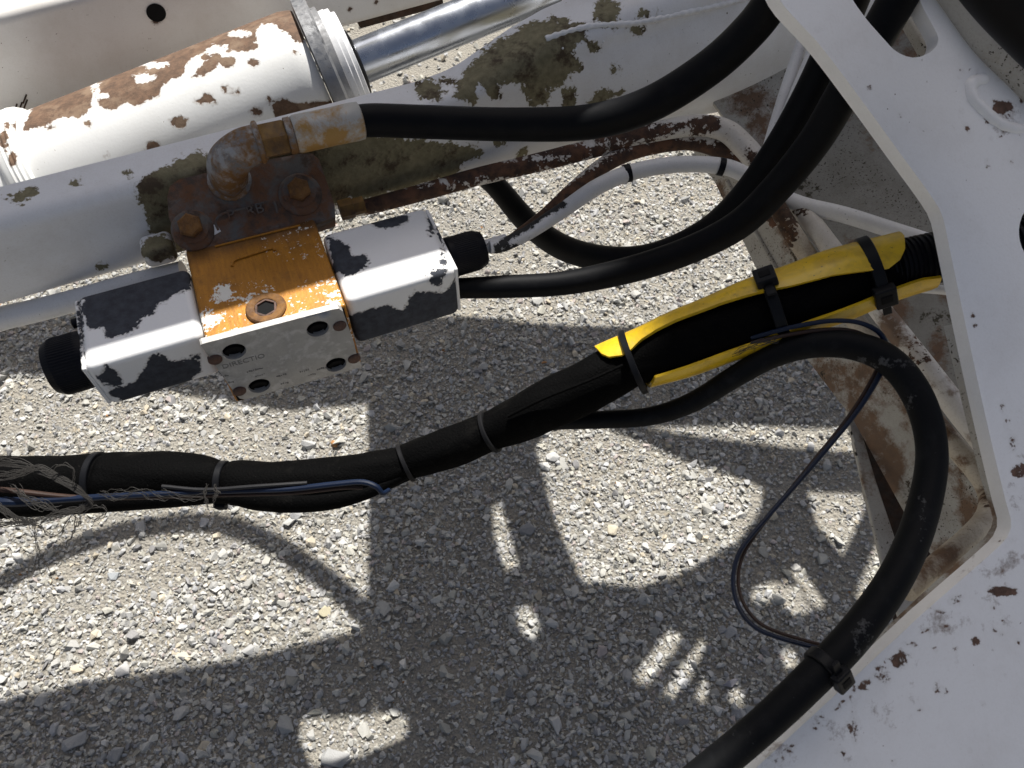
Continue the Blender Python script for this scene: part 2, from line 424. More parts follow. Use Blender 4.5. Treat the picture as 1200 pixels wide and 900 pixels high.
M['stone'] = mk_stone()
def mk_ground():
    s = NT('gravel_fines')
    n = s.noise(9, 6, .65); g = s.noise(240, 6, .7); v = s.voro(150)
    c = s.mix(s.rng(n, .35, .65), (.33, .316, .28), (.38, .352, .295))
    c = s.mix(s.rng(g, .35, .7), s.mix(.5, c, (.2, .18, .16)), c)
    return s.fin(c, .95, s.math('ADD', g, s.math('MULTIPLY', v, -1.2)), .9, .006, 0, .15)
M['ground'] = mk_ground()
M['dark_paint'] = mk_plain('dark_grey_shade_caster', (.07, .068, .066), .6)  # dark tone of the added overhead sheets, deepening the shade below

# ------------------------------------------------------------------ ground
def ground_height(x, y):
    return .006 * np.sin(5.1 * x + 1.3 * y) + .005 * np.sin(-3.7 * x + 6.3 * y + 1) + .003 * np.sin(14 * x + 3) * np.sin(12 * y)
gx = np.concatenate([np.linspace(-60, -3, 10)[:-1], np.linspace(-3, 3, 181), np.linspace(3, 60, 10)[1:]])
gy = np.concatenate([np.linspace(-60, -1, 8)[:-1], np.linspace(-1, 4.4, 163), np.linspace(4.4, 80, 10)[1:]])
X, Y = np.meshgrid(gx, gy); near = (abs(X) < 4) & (Y > -2) & (Y < 5)
H_ = np.where(near, ground_height(X, Y), 0)
nx, ny = len(gx), len(gy); GV = np.stack([X.ravel(), Y.ravel(), H_.ravel()], -1)
GF = [(j * nx + i, j * nx + i + 1, (j + 1) * nx + i + 1, (j + 1) * nx + i) for j in range(ny - 1) for i in range(nx - 1)]
add('ground', (GV, GF), M['ground'], kind='structure')

# crushed stone: convex, flat-faced chips
PROT = []
for k in range(72):
    while True:
        p = rng.normal(size=((11 + k % 5) if k < 48 else (8 + k % 2), 3)); p /= np.linalg.norm(p, axis=1, keepdims=True)
        p *= rng.uniform(.75, 1.1, (len(p), 1)) * np.array([1, rng.uniform(.62, .95), rng.uniform(.42, .7)])
        bm = bmesh.new()
        for q in p: bm.verts.new(q)
        bmesh.ops.convex_hull(bm, input=bm.verts)
        bmesh.ops.delete(bm, geom=[v for v in bm.verts if not v.link_faces], context='VERTS')
        bmesh.ops.triangulate(bm, faces=bm.faces); bm.verts.index_update()
        v = np.array([x.co[:] for x in bm.verts]); f = np.array([[x.index for x in g.verts] for g in bm.faces]); bm.free()
        if len(f) >= 10: break
    PROT.append((v, f))
LARGE, SMALL = PROT[:48], PROT[48:]
def rotm(n):
    q = rng.normal(size=(n, 4)) * np.array([1, .33, .33, 1]); q /= np.linalg.norm(q, axis=1, keepdims=True)
    w, x, y, z = q.T
    return np.stack([1 - 2 * (y * y + z * z), 2 * (x * y - z * w), 2 * (x * z + y * w), 2 * (x * y + z * w), 1 - 2 * (x * x + z * z), 2 * (y * z - x * w),
                     2 * (x * z - y * w), 2 * (y * z + x * w), 1 - 2 * (x * x + y * y)], -1).reshape(n, 3, 3)
def tints(n):
    g = np.clip(rng.normal(.42, .06, n), .22, .60); warm = np.clip(rng.normal(.75, .55, n), -.2, 2.0)
    c = np.stack([g * (1 + .035 * warm), g * (1 + .012 * warm), g * (1 - .07 * warm), np.ones(n)], -1)
    k = rng.random(n)
    c[k < .035, :3] = np.array([.62, .60, .56]) * rng.uniform(.85, 1.05, ((k < .035).sum(), 1))
    m = (k > .05) & (k < .12); c[m, :3] = np.array([.24, .235, .235]) * rng.uniform(.8, 1.3, (m.sum(), 1))
    m = (k > .12) & (k < .16); c[m, :3] = np.array([.50, .44, .34]) * rng.uniform(.8, 1.15, (m.sum(), 1))
    c[(k > .2) & (k < .2004), :3] = (.38, .19, .07)
    m = (k > .21) & (k < .235); c[m, :3] = np.array([.46, .40, .375]) * rng.uniform(.8, 1.15, (m.sum(), 1))
    return c
def scatter(name, xy, size, sink, prots):
    n = len(xy); Vs = []; Fs = []; Cs = []; base = 0
    Rm = rotm(n); tc = tints(n); pid = rng.integers(0, len(prots), n); zz = ground_height(xy[:, 0], xy[:, 1])
    for k, (v, f) in enumerate(prots):
        ii = np.where(pid == k)[0]
        if not len(ii): continue
        w = np.einsum('nij,vj->nvi', Rm[ii], v) * size[ii, None, None]
        w[..., 0] += xy[ii, 0, None]; w[..., 1] += xy[ii, 1, None]; w[..., 2] += (zz[ii] + sink[ii] * size[ii])[:, None]
        m = len(ii); fi = (f[None] + (np.arange(m) * len(v))[:, None, None] + base).reshape(-1, 3)
        Vs.append(w.reshape(-1, 3)); Fs.append(fi); Cs.append(np.repeat(tc[ii], len(v), 0)); base += m * len(v)
    Vs = np.concatenate(Vs); Fs = np.concatenate(Fs); Cs = np.concatenate(Cs)
    me = bpy.data.meshes.new(name); me.vertices.add(len(Vs)); me.vertices.foreach_set('co', Vs.ravel().astype(np.float32))
    me.loops.add(Fs.size); me.loops.foreach_set('vertex_index', Fs.ravel().astype(np.int32))
    me.polygons.add(len(Fs)); me.polygons.foreach_set('loop_start', np.arange(0, Fs.size, 3, dtype=np.int32))
    me.polygons.foreach_set('use_smooth', np.zeros(len(Fs), bool))
    me.update(calc_edges=True)
    at = me.color_attributes.new('tint', 'FLOAT_COLOR', 'POINT'); at.data.foreach_set('color', Cs.ravel().astype(np.float32))
    me.materials.append(M['stone']); o = bpy.data.objects.new(name, me); COL.objects.link(o); return o
def rnd_xy(n, x0, x1, y0, y1): return np.stack([rng.uniform(x0, x1, n), rng.uniform(y0, y1, n)], -1)
def cover(n, mean, sig, lo, hi, prots):
    y = rng.uniform(.05, 2.0, n); x = rng.uniform(-1, 1, n) * (.98 + .30 * y)
    return np.stack([x, y], -1), np.clip(np.exp(rng.normal(math.log(mean), sig, n)), lo, hi), prots
for n, mean, sig, lo, hi, pr, s0, s1 in ((96000, .0039, .3, .002, .0075, SMALL, -.15, .4), (46000, .0061, .36, .0035, .021, LARGE, -.05, .45)):
    xy, size, pr = cover(n, mean, sig, lo, hi, pr)
    thin = np.sin(xy[:, 0] * 4.3 + 2) * np.sin(xy[:, 1] * 5.1 + .6) + .5 * np.sin(xy[:, 0] * 9 - xy[:, 1] * 7)
    keep = ~((thin > .5) & (rng.random(n) < (.55 if mean > .006 else .3))); xy, size = xy[keep], size[keep]
    tag(scatter('gravel', xy, size, rng.uniform(s0, s1, len(xy)), pr), kind='stuff')
NF = 11000
xy = rnd_xy(NF, -2.6, 2.6, 2.0, 4.2)
tag(scatter('gravel', xy, np.clip(np.exp(rng.normal(math.log(.0095), .4, NF)), .005, .026), rng.uniform(0, .4, NF), LARGE), kind='stuff')

# the stones one would point at
def big_stone(x, y, r, tint, label, k, sq=(1, 1, 1), rz=0.0):
    v, f = PROT[k]; c = GR(x, y); v = v * np.array(sq); ca, sa = cos(rz), sin(rz)
    v = np.stack([v[:, 0] * ca - v[:, 1] * sa, v[:, 0] * sa + v[:, 1] * ca, v[:, 2]], -1) * r
    z = float(ground_height(c[0], c[1])) + r * .28
    bm = bmesh.new()
    vs = [bm.verts.new(q) for q in v]
    for q in f: bm.faces.new([vs[i] for i in q])
    bmesh.ops.recalc_face_normals(bm, faces=bm.faces)
    bmesh.ops.bevel(bm, geom=list(bm.edges), offset=r * .055, segments=1, affect='EDGES', clamp_overlap=True)
    bm.verts.index_update()
    V = np.array([q.co[:] for q in bm.verts]) + c + Z * z; Fc = [[q.index for q in g.verts] for g in bm.faces]; bm.free()
    o = add('stone', (V, Fc), M['stone'], None, label, 'stone', 'larger stones lying in the gravel', smooth=False)
    at = o.data.color_attributes.new('tint', 'FLOAT_COLOR', 'POINT')
    at.data.foreach_set('color', np.tile(np.array([*tint, 1], np.float32), len(V)))
big_stone(90, 868, .026, (.33, .33, .325), 'grey rounded stone in the shadow at the lower left', 3, rz=.4)
big_stone(393, 886, .032, (.33, .33, .325), 'large flat pale grey stone at the bottom edge below the lit patch', 8, (1, .8, .8), .5)
big_stone(135, 884, .022, (.30, .30, .30), 'grey stone right of the rounded one in the lower left shadow', 13)
big_stone(335, 848, .023, (.36, .36, .35), 'mid grey stone at the left end of the small lit patch', 20, (1, 1, 1), .9)
big_stone(650, 850, .019, (.50, .49, .47), 'pale wedge shaped stone in the shadow near the bottom middle', 24, (.8, 1.2, 1))
big_stone(811, 632, .02, (.56, .555, .53), 'bright white blocky stone in the sun left of the hanging wires', 30)
big_stone(718, 622, .017, (.50, .45, .35), 'cream coloured stone in the sunlit gravel right of the shadow bar', 33)
big_stone(380, 716, .016, (.52, .47, .33), 'yellowish stone under the end of the curved shadow', 37)
big_stone(648, 538, .02, (.53, .525, .51), 'white stone just below the black hose beside the shadow edge', 41)
big_stone(617, 622, .02, (.27, .27, .27), 'dark grey stone right of the narrow lit patch', 44, rz=1)
big_stone(853, 800, .018, (.31, .30, .33), 'purplish grey stone in shadow beside the lit stripes', 5)
big_stone(135, 676, .015, (.42, .44, .45), 'bluish grey stone under the curved shadow at left', 10)
big_stone(145, 785, .018, (.44, .43, .42), 'pale square stone just above the lower left shadow', 16)

# ------------------------------------------------------------------ boom beam
ZT_A, ZT_Z = [-1, .14, .175, .205, .22, .238, .255, .272, .305, .355, .40, .5, .8], [.0365, .0365, .0365, .0395, .043, .0495, .056, .0615, .069, .074, .079, .09, .12]
def beam_section(a):
    bf = -.100 - .03 * (a + .17)
    k = np.clip((a - .18) / .24, 0, 1); k = k * k * (3 - 2 * k)
    zt = float(np.interp(a, ZT_A, ZT_Z))
    zb = -.049 - .006 * min(1, max(0, (a - .05) / .2)) - .03 * max(0, min(1, (a - .36) / .25)) ** 1.5
    th = .042 + .02 * k; r = .016; rt = .012 + .012 * k
    pts = []
    for t in np.linspace(-90, 0, 7): pts.append((bf - r + r * cos(radians(t)), zb + r + r * sin(radians(t))))
    bulge = .018 * k
    for t in np.linspace(0, 1, 26)[1:-1]:
        pts.append((bf + bulge * sin(pi * t), zb + r + (zt - rt - zb - r) * t))
    for t in np.linspace(0, 90, 7): pts.append((bf - rt + rt * cos(radians(t)), zt - rt + rt * sin(radians(t))))
    for t in np.linspace(0, 1, 8)[1:]: pts.append((bf - rt - (th - rt) * t, zt))
    pts.append((bf - th, zt - .01)); pts.append((bf - th, (zt + zb) / 2)); pts.append((bf - th, zb))
    return pts
aa = np.concatenate([np.linspace(-.7, -.25, 12)[:-1], np.linspace(-.25, .66, 300)])
sec = [np.array([L(a, b_, z_) for b_, z_ in beam_section(a)]) for a in aa]
ns = len(sec[0]); BV = np.concatenate(sec)
BF = [(i * ns + j, i * ns + (j + 1) % ns, (i + 1) * ns + (j + 1) % ns, (i + 1) * ns + j) for i in range(len(aa) - 1) for j in range(ns)]
BF += [tuple(range(ns)), tuple(range((len(aa) - 1) * ns, len(aa) * ns))]
beam_chips = [
    [(155, 218), (190, 195), (232, 178), (262, 186), (262, 260), (240, 300), (222, 305), (205, 305), (190, 285), (172, 262), (168, 238)],
    [(300, 165), (345, 148), (425, 158), (480, 161), (560, 173), (566, 180), (545, 188), (540, 203), (520, 210), (480, 222), (430, 233), (395, 240), (330, 240)],
    [(488, 98), (540, 90), (562, 62), (590, 42), (650, 20), (688, 30), (690, 46), (668, 54), (682, 78), (660, 100), (642, 104), (640, 122), (622, 124), (610, 98), (586, 98), (590, 113), (576, 120), (562, 100), (555, 120), (532, 118), (535, 102), (500, 104)],
    [(682, 126), (698, 109), (715, 103), (731, 108), (716, 117), (692, 128)],
    (711, 12, 15, 20), (758, 16, 9, 6), (748, 34, 9, 5), (695, 56, 7, 6), (668, 115, 9, 14), (720, 80, 5, 8), (693, 52, 6, 6),
    (505, 106, 16, 12), (22, 232, 11, 6), (118, 313, 6, 4), (36, 226, 8, 5), (88, 214, 4, 3), (150, 205, 4, 3), (585, 168, 6, 7), (612, 180, 5, 5), (440, 190, 4, 4, -2)]
bm_obj = thing('boom_beam', L(0, -.12, -.05), 'long white boom beam with olive primer showing, behind the orange valve', 'boom beam')
add('beam_tube', (BV, BF), M['beam'], bm_obj, chip=beam_chips, sharp=50)
bpx = px(BV); fr = np.where(((BV - O) @ B) > -.150)[0]
def on_beam(x, y): return BV[fr[np.argmin(np.hypot(bpx[fr, 0] - x, bpx[fr, 1] - y))]] - B * .0006
wpath = catmull([on_beam(640, 46), on_beam(690, 35), on_beam(750, 25), on_beam(810, 14), on_beam(870, 0), on_beam(900, -10)], 140)
add('weld_bead', sweep(wpath, .0026 + .0004 * np.sin(np.arange(140) * 1.3) + .0003 * np.sin(np.arange(140) * .31), 12), M['beam'], bm_obj, label='lumpy weld seam along the flared beam end')
sp = []
for k in range(16):
    t = rng.uniform(0, 1); c = on_beam(640 + 250 * t, 52 - 54 * t + rng.uniform(-12, 26)); q_ = rng.uniform(.5, 1)
    sp.append(lathe(c, B + Z * .4, [(-.003, .0016 * q_), (.0004, .0015 * q_), (.0013 * q_, .0006)], 8))
add('weld_spatter', join(*sp), M['beam'], bm_obj, kind='stuff')

# ------------------------------------------------------------------ hydraulic cylinder
CB = -.255
c1 = PB(404, 80, CB); c0 = PB(10, 238, CB); cax = unit(c1 - c0); CR = .0668
cyl = thing('hydraulic_cylinder', c0, 'large white hydraulic cylinder with rust along its top and a chrome rod', 'hydraulic cylinder')
LEN = np.linalg.norm(c1 - c0)
barrel_chips = [
    [(27, 153), (36, 128), (60, 112), (107, 98), (109, 112), (106, 126), (95, 136), (70, 138), (50, 149)],
    [(112, 96), (160, 72), (222, 48), (262, 26), (300, 18), (300, 50), (285, 58), (262, 60), (256, 76), (240, 89), (224, 90), (220, 80), (205, 96), (190, 98), (186, 112), (160, 124), (145, 120), (140, 127), (125, 130), (116, 122)],
    [(250, 38), (300, 14), (345, -6), (372, -20), (398, 4), (420, 112), (400, 112), (392, 78), (382, 58), (366, 26), (356, 38), (358, 50), (346, 52), (340, 40), (326, 34), (320, 22), (300, 40), (270, 50)],
    [(318, 122), (328, 114), (345, 121), (372, 120), (402, 113), (400, 130), (360, 150), (326, 148)],
    {'cut': (168, 92, 12, 6)}, {'cut': (182, 76, 16, 4)}, {'cut': [(196, 96), (214, 88), (220, 72), (250, 52), (256, 58), (236, 76), (222, 94), (200, 104)]}, {'cut': [(150, 70), (210, 46), (262, 22), (300, 8), (302, 14), (262, 32), (212, 56), (160, 78)]},
    {'cut': (282, 40, 14, 4)}, {'cut': (310, 34, 8, 6)}, {'cut': (262, 60, 6, 10)}, {'cut': (126, 112, 5, 4)}, {'cut': (112, 108, 4, 22)}, (192, 92, 6, 5), (240, 66, 5, 4), (288, 54, 14, 7), (210, 143, 10, 7), (180, 172, 8, 6), (242, 115, 6, 8), (265, 104, 5, 5), (300, 131, 7, 5), (297, 73, 5, 5), (378, 81, 4, 3), (345, 61, 3, 3), (103, 145, 5, 5), (250, 119, 4, 3), (229, 119, 3, 3), (268, 72, 8, 7), (276, 108, 4, 3), (60, 149, 4, 3), (124, 183, 3, 3), (315, 117, 3, 4)]
add('barrel', lathe(c0 - cax * .3, cax, dense([(0, CR), (LEN + .262, CR), (LEN + .272, CR - .002), (LEN + .275, CR - .004)], .0055), 150), M['barrel'], cyl, chip=barrel_chips)
wc = PB(62, 217, CB)
prof = [(-.012 + .024 * k / 12, CR + .0075 * sqrt(max(0, 1 - ((k - 6) / 6) ** 2)) + .0006 * sin(k * 3)) for k in range(13)]
add('weld_collar', lathe(wc, cax, prof, 140), M['barrel'], cyl, chip=[(5, 165, 5, 12), (15, 186, 5, 8), (18, 150, 3, 6), (8, 148, 3, 5)])
gl0 = c0 + cax * (LEN - .024)
gl = add('gland', lathe(gl0, cax, [(0, CR - .004), (.001, CR + .0055), (.012, CR + .006), (.014, CR + .004), (.0145, CR - .008)], 96), M['steel'], cyl)
add('gland_lock_ring', join(lathe(gl0, cax, [(.014, CR - .012), (.0145, CR - .007), (.02, CR - .007), (.021, CR - .014)], 90)), M['steel'], gl)
add('gland_nut', lathe(gl0, cax, [(.02, CR - .03), (.0205, CR - .012), (.026, CR - .0115), (.027, CR - .0125), (.031, CR - .0125), (.032, CR - .0165), (.0355, CR - .017), (.036, CR - .02), (.0365, .03)], 96), M['cable_white'], gl)
add('wiper_seal', lathe(gl0, cax, [(.036, .034), (.039, .031), (.041, .0215)], 60), M['rubber'], gl)
RR = .0212
add('rod', lathe(gl0, cax, [(0, RR), (.255, RR), (.256, RR - .0008)], 90), M['chrome'], cyl)
rc = PB(612, -4, CB)
add('rod_end', lathe(gl0 + cax * .252, cax, dense([(0, RR + .001), (.004, RR + .0045), (.03, RR + .005), (.2, RR + .005)], .006), 70), M['barrel'], cyl,
    chip=[(600, 8, 4, 9)])

# ------------------------------------------------------------------ far boom section behind the cylinder
AB = -.362
q0, q1 = PB(0, 22, AB), PB(84, 0, AB); ad = unit(q1 - q0); an = unit(np.cross(ad, B)); an = an if an[2] > 0 else -an
p_bot = PB(412, 32, AB); p_end = PB(640, -22, AB)
ad = unit(PB(508, 6, AB) - p_bot); an = unit(np.cross(ad, B)); an = an if an[2] > 0 else -an
h_top = (q0 - p_bot) @ an + .003
a0 = -1.1; a1 = (p_end - p_bot) @ ad
ctr = p_bot + ad * (a0 + a1) / 2 + an * h_top / 2 - B * .04
rear = thing('rear_boom_section', ctr, 'grey white boom section behind the rusty cylinder, small drain hole in its side', 'boom section')
add('box_section', rbox(ctr, [ad, B, an], ((a1 - a0) / 2, .04, h_top / 2), .009, .010), M['arm'], rear,
    chip=[(186, 24, 8, 5, 3), (410, 10, 3, 3), (440, 3, 3, 3)])
hc = PB(183, 15, AB + .0005)
add('drain_hole', lathe(hc - B * .003, B, [(0, .0088), (.0034, .009), (.0036, .007), (.0037, .002)], 28), M['hole_black'], rear)  # flat black disc, the hole's darkness put in the colour
for k, (x, y) in enumerate([(18, 127), (24, 125), (30, 122), (29, 116)]):
    c = PB(x, y, AB + .0006); d = unit(PB(x - 3, y + 8, AB) - PB(x, y, AB))
    add('gouge', rbox(c, [d, np.cross(B, d), B], (.0055, .0007, .0008), .0004, .004), M['dark_rust'], rear)
add('dark_block', rbox(p_bot + ad * (.06) - an * .004 - B * .02, [ad, B, an], (.05, .012, .006), .003, .01), M['dark_rust'], rear)  # small dark block at the section's lower edge

# ------------------------------------------------------------------ hydraulic valve
val = thing('hydraulic_valve', L(0, 0, -.07), 'hydraulic valve with orange centre block between two flaking white coil housings', 'valve')
vb_chip = [((262, 345, 11, 9)), (245, 373, 13, 9), (236, 384, 4, 4), (290, 350, 10, 5, -1), (345, 282, 34, 19, -4.6), (372, 350, 28, 17, -4.2), (360, 372, 45, 6, -1.5),
           (388, 345, 8, 14, -2.5), (330, 392, 60, 5, -3), (250, 330, 40, 40, -8.5), (392, 352, 7, 7, 2), (300, 340, 12, 5, -3)]
vb_dark = [[(215, 280), (395, 240), (395, 266), (300, 286), (222, 306)]]
vbody = add('valve_body', lbox(-.0525, .0525, -.058, .0475, -.075, 0, .0022, .0026), M['orange'], val, chip=vb_chip, chip2=vb_dark)
rdg = [PZ(*p, .0006) for p in ((252, 289), (292, 279), (330, 269.5), (352, 264))]
add('cast_ridge', sweep(catmull([PZ(272, 312, .0004), PZ(275, 305, .0008), PZ(292, 299, .001), PZ(318, 291, .001), PZ(322, 294, .0006)], 40), .0011, 8), M['orange'], vbody)
add('casting_line', sweep(catmull(rdg, 20), .0009, 8), M['orange'], vbody)
# port plug in the top face
pc = PZ(312, 362, 0)
pl = add('port_plug', lathe(pc, Z, [(-.004, .0158), (.0016, .0152), (.0026, .0142), (.0027, .0098), (.0020, .0086), (.0004, .0080)], 42, 0, False), M['rust_bolt'], val)
add('plug_socket', lathe(pc, Z, [(.0002, .0090), (.0004, .0088)], 6, .2), M['hole_black'], pl)  # black hex floor painting in the depth of the socket
add('socket_rim', lathe(pc, Z, [(.0017, .0092), (.0018, .0074), (.0004, .0072)], 6, .2, False), M['screw_rust'], pl)
# coil housings
left_chip = [[(95, 346), (110, 338), (160, 322), (222, 304), (224, 336), (206, 344), (187, 357), (177, 367), (166, 371), (161, 384), (150, 392), (123, 396), (122, 384), (104, 388), (98, 370)],
             [(113, 442), (126, 428), (140, 438), (144, 452), (160, 446), (170, 430), (178, 417), (190, 414), (200, 425), (216, 422), (232, 415), (236, 436), (222, 444), (230, 452), (206, 468), (196, 458), (188, 470), (166, 476), (148, 474), (128, 462), (142, 452), (126, 452)],
             (95, 365, 3, 20, 1), (96, 410, 2, 20, .5)]
right_chip = [[(383, 275), (395, 279), (408, 290), (411, 300), (428, 300), (432, 308), (424, 316), (405, 325), (393, 318), (388, 296)],
              [(432, 260), (446, 255), (476, 252), (479, 260), (466, 266), (440, 267)],
              [(402, 372), (430, 364), (455, 359), (472, 364), (486, 341), (520, 344), (536, 326), (544, 352), (536, 366), (524, 378), (424, 408), (404, 398)],
              (514, 320, 9, 5), (511, 329, 7, 6), (506, 255, 4, 14, 2), (519, 305, 4, 8, 2)]
cl = add('coil_housing', lbox(-.1385, -.0535, -.041, .0345, -.051, -.0012, .0062, .0022), M['coil'], val, chip=left_chip, label='left white coil housing with slate patches on top and front')
cr = add('coil_housing', lbox(.0535, .1435, -.037, .043, -.056, -.0012, .0062, .0022), M['coil'], val, chip=right_chip, label='right white coil housing with a dark flaked lower front')
add('end_plate', lbox(-.1405, -.1375, -.0385, .0325, -.049, -.0035, .0012, .004), M['coil'], cl, chip=[(94, 380, 2.5, 40, 1.5)])
add('end_plate', lbox(.1425, .1455, -.0345, .0405, -.054, -.0035, .0012, .004), M['coil'], cr, chip=[(515, 300, 4, 40, 1.5)])
# override cap on the left
def ribbed(c, ax, prof, ribs, amp, seg):
    V, Fc = lathe(c, ax, prof, seg); V = V.copy(); n = len(prof); t = unit(ax)
    for i, (s_, r_) in enumerate(prof):
        if i in amp[1]:
            for j in range(seg):
                k = i * seg + j; cen = np.asarray(c) + t * s_; V[k] = cen + (V[k] - cen) * (1 + amp[0] * (1 if (j // (seg // ribs // 2)) % 2 else 0) / max(r_, 1e-6))
    return V, Fc
lc = L(-.1395, .004, -.024)
add('override_cap', ribbed(lc, -A, [(0, .0215), (.004, .0225), (.006, .0225), (.022, .0225), (.024, .0222), (.0295, .019), (.031, .012), (.0312, .004)], 64, (-.0006, (2, 3)), 256), M['plastic'], val)
add('cap_nub', lathe(L(-.1395, -.022, -.0105), -A, [(0, .004), (.006, .004), (.007, .002)], 16), M['plastic'], val)
# cable gland nut on the right
rcn = L(.145, .008, -.023)
add('gland_nut', ribbed(rcn, A, [(0, .0150), (.003, .0172), (.007, .0172), (.0075, .0170), (.025, .0170), (.0275, .0166), (.0335, .0142), (.0345, .008)], 60, (-.0006, (4,)), 240), M['plastic'], val)
nk = P(578, 291, proj_d := float((L(.19, .008, -.023) - CAM) @ FW))
add('cable_stub', lathe(L(.180, .008, -.0225), A, [(0, .0062), (.02, .0062)], 20), M['cable_white'], val, chip=[(575, 285, 6, 3)])
# cover plate on the front
pz = L(0, .0535, 0)
def PF(x, y, b=.0535): return PB(x, y, b)
corner = lambda pts: [PF(*p) for p in pts]
cp_out = corner([(234, 404), (236, 403), (392, 362), (398, 361.5), (402, 365), (414, 398), (416, 408), (411, 417), (404, 422), (398, 425), (400, 428), (420, 424), (423, 427), (424, 431), (288, 468), (281, 467), (276, 462)])
holes = []
def ell(x, y, rx, ry, n=20): return [PF(x + rx * cos(k / n * 2 * pi), y - ry * sin(k / n * 2 * pi)) for k in range(n)]
bigh = [(274.5, 412), (372.5, 385.5), (304, 452.3), (394, 427.5)]
smlh = [(252, 421), (398, 381.5), (280.5, 458), (415, 420)]
def circ_on(x, y, r, b, n=22):
    c = PF(x, y, b); return [c + r * (cos(k / n * 2 * pi) * A + sin(k / n * 2 * pi) * Z) for k in range(n)]
cover = add('cover_plate', plate(lambda_out := corner([(235, 404.5), (237, 403), (390, 362.5), (397, 361.5), (402, 365), (415, 402), (418, 416), (424, 430), (288, 468), (281, 467), (276, 462)]),
            [circ_on(*h, .0086, .0535) for h in bigh], pz, B, .0055, .006), M['alu'], val, sharp=30)
for h in bigh:
    c = PF(*h, .0475)
    sc = add('cap_screw', lathe(c, B, [(.0, .0088), (.0018, .0088), (.0028, .0082), (.003, .0045), (.001, .004), (-.003, .0038)], 24), M['hole_black'], cover)
for h in smlh:
    c = PF(*h, .0535)
    add('small_screw', lathe(c, B, [(-.002, .0052), (.0010, .0052), (.0018, .0044), (.0022, .0015)], 18), M['screw_rust'], cover)
ex = unit(PF(300, 421) - PF(262, 431.5)); ey = np.cross(B, ex) * 1
ey = Z - (Z @ ex) * ex
add('stamped_text', text_mesh('DIRECTIO', .0072, PF(261, 432.5, .0536), ex, ey, .0003), M['letters'], cover)
mk = []
for (x, y, w) in [(262, 441, 9), (266, 449, 10), (290, 436, 20), (300, 441, 14), (325, 441, 14), (330, 450, 10), (352, 436, 12), (362, 440, 10), (372, 433, 13)]:
    for k in range(int(w / 2.4)):
        c = PF(x + 2.4 * k, y - .62 * k + rng.uniform(-.5, .5), .0536); hgt = rng.uniform(.0004, .0011)
        mk.append(rbox(c, [ex, ey, B], (rng.uniform(.0003, .0008), hgt, .00014), .0001, .01))
add('worn_stamp_marks', join(*mk), M['letters'], cover, kind='stuff')
add('gasket_edge', lbox(-.0505, .0505, .0462, .0485, -.0725, -.0018, .0006, .006), M['hole_black'], val)

# ------------------------------------------------------------------ rusty port casting between valve and beam
cast = thing('port_casting', L(0, -.085, -.06), 'rust brown cast block with two bolts between the orange valve and the beam', 'casting')
CN = unit(.58 * B + .81 * Z); CQ = L(0, -.0585, .003)
def PC(x, y, off=0.0): return on_plane(x, y, CQ + CN * off, CN)
out = [PC(*p) for p in [(214, 288), (198, 256), (196, 232), (199, 218), (210, 210), (240, 203), (300, 190), (352, 180), (366, 180), (374, 187), (392, 240), (393, 254), (370, 262), (224, 296)]]
add('cast_flange', plate(out, [], CQ, CN, .036, .006), M['rust_casting'], cast, bevel=.004, sharp=40)
for i, (x, y, r) in enumerate([(226, 270, .0165), (352, 228, .0175)]):
    c = PC(x, y)
    bs = add('bolt_boss', lathe(c, CN, [(-.01, r), (.001, r), (.003, r - .0025), (.0034, r - .005), (.003, .004)], 36), M['rust_casting'], cast)
    c = PC(x - 1, y - 3) + CN * .003
    b1 = add('bolt', lathe(c, CN, [(-.001, .0112), (.0014, .0112), (.0014, .0096), (.0075, .0096), (.0092, .0080), (.0095, .003)], 6, .3), M['rust_bolt'], bs)
    add('washer', lathe(c, CN, [(-.0012, .0135), (.0012, .0135), (.0016, .0125), (.0016, .007)], 30), M['rust_casting'], b1)
ex = unit(PC(322, 243) - PC(262, 258)); ey = np.cross(CN, ex)
add('raised_letters', join(text_mesh('P', .0125, PC(268, 259), ex, ey, .003), text_mesh('RB', .0125, PC(290, 254), ex, ey, .003)), M['rust_casting'], cast)
add('letter_border', sweep(catmull([PC(256, 270), PC(253, 261), PC(260, 251), PC(290, 243), PC(316, 236), PC(322, 239), PC(325, 250)], 60), .0011, 8), M['rust_casting'], cast)
fl = [PC(*p, .0003) for p in [(245, 264), (250, 263), (255, 265), (259, 271), (252, 275), (245, 275)]]
add('paint_flake', plate(fl, [], fl[0], CN, .0005, .004), M['cable_white'], cast)
add('edge_port', lathe(PB(398, 247, -.075), A, [(0, .009), (.012, .009), (.0125, .0075), (.022, .0075)], 6), M['brass_rust'], cast)
add('lower_lug', rbox(PB(186, 292, -.085), [A, B, Z], (.013, .012, .010), .006, .004), M['beam'], cast, chip=[(186, 292, 22, 16)])

# ------------------------------------------------------------------ hoses
def tube(name, lst, n, mat, label, cat, group=None, parent=None, seg=18, kind=None, chip=None, chip2=None, part=None):
    p, r = pxpath(lst, n); return add(name, sweep(p, r, seg), mat, parent, label, cat, group, kind, chip, chip2)
dep = lambda x, y, b: float((PB(x, y, b) - CAM) @ FW)
HB = -.083
d0 = dep(424, 141, HB); d1 = dep(560, 143, HB)
hA = thing('hydraulic_hose', PB(270, 215, HB), 'thick black hose leaving the rusty elbow fitting and curving up across the beam', 'hose')
tube('hose_body', [(415, 143, d0, 37), (440, 141, d0 + .005, 38), (500, 143, d0 + .015, 38), (600, 146, d0 + .02, 38), (690, 143, d0 + .01, 40), (760, 123, d0 - .01, 41), (830, 80, d0 - .03, 42), (880, 34, d0 - .05, 43), (912, -10, d0 - .07, 44), (940, -60, d0 - .09, 45)], 160, M['rubber'], None, None, parent=hA, seg=28)
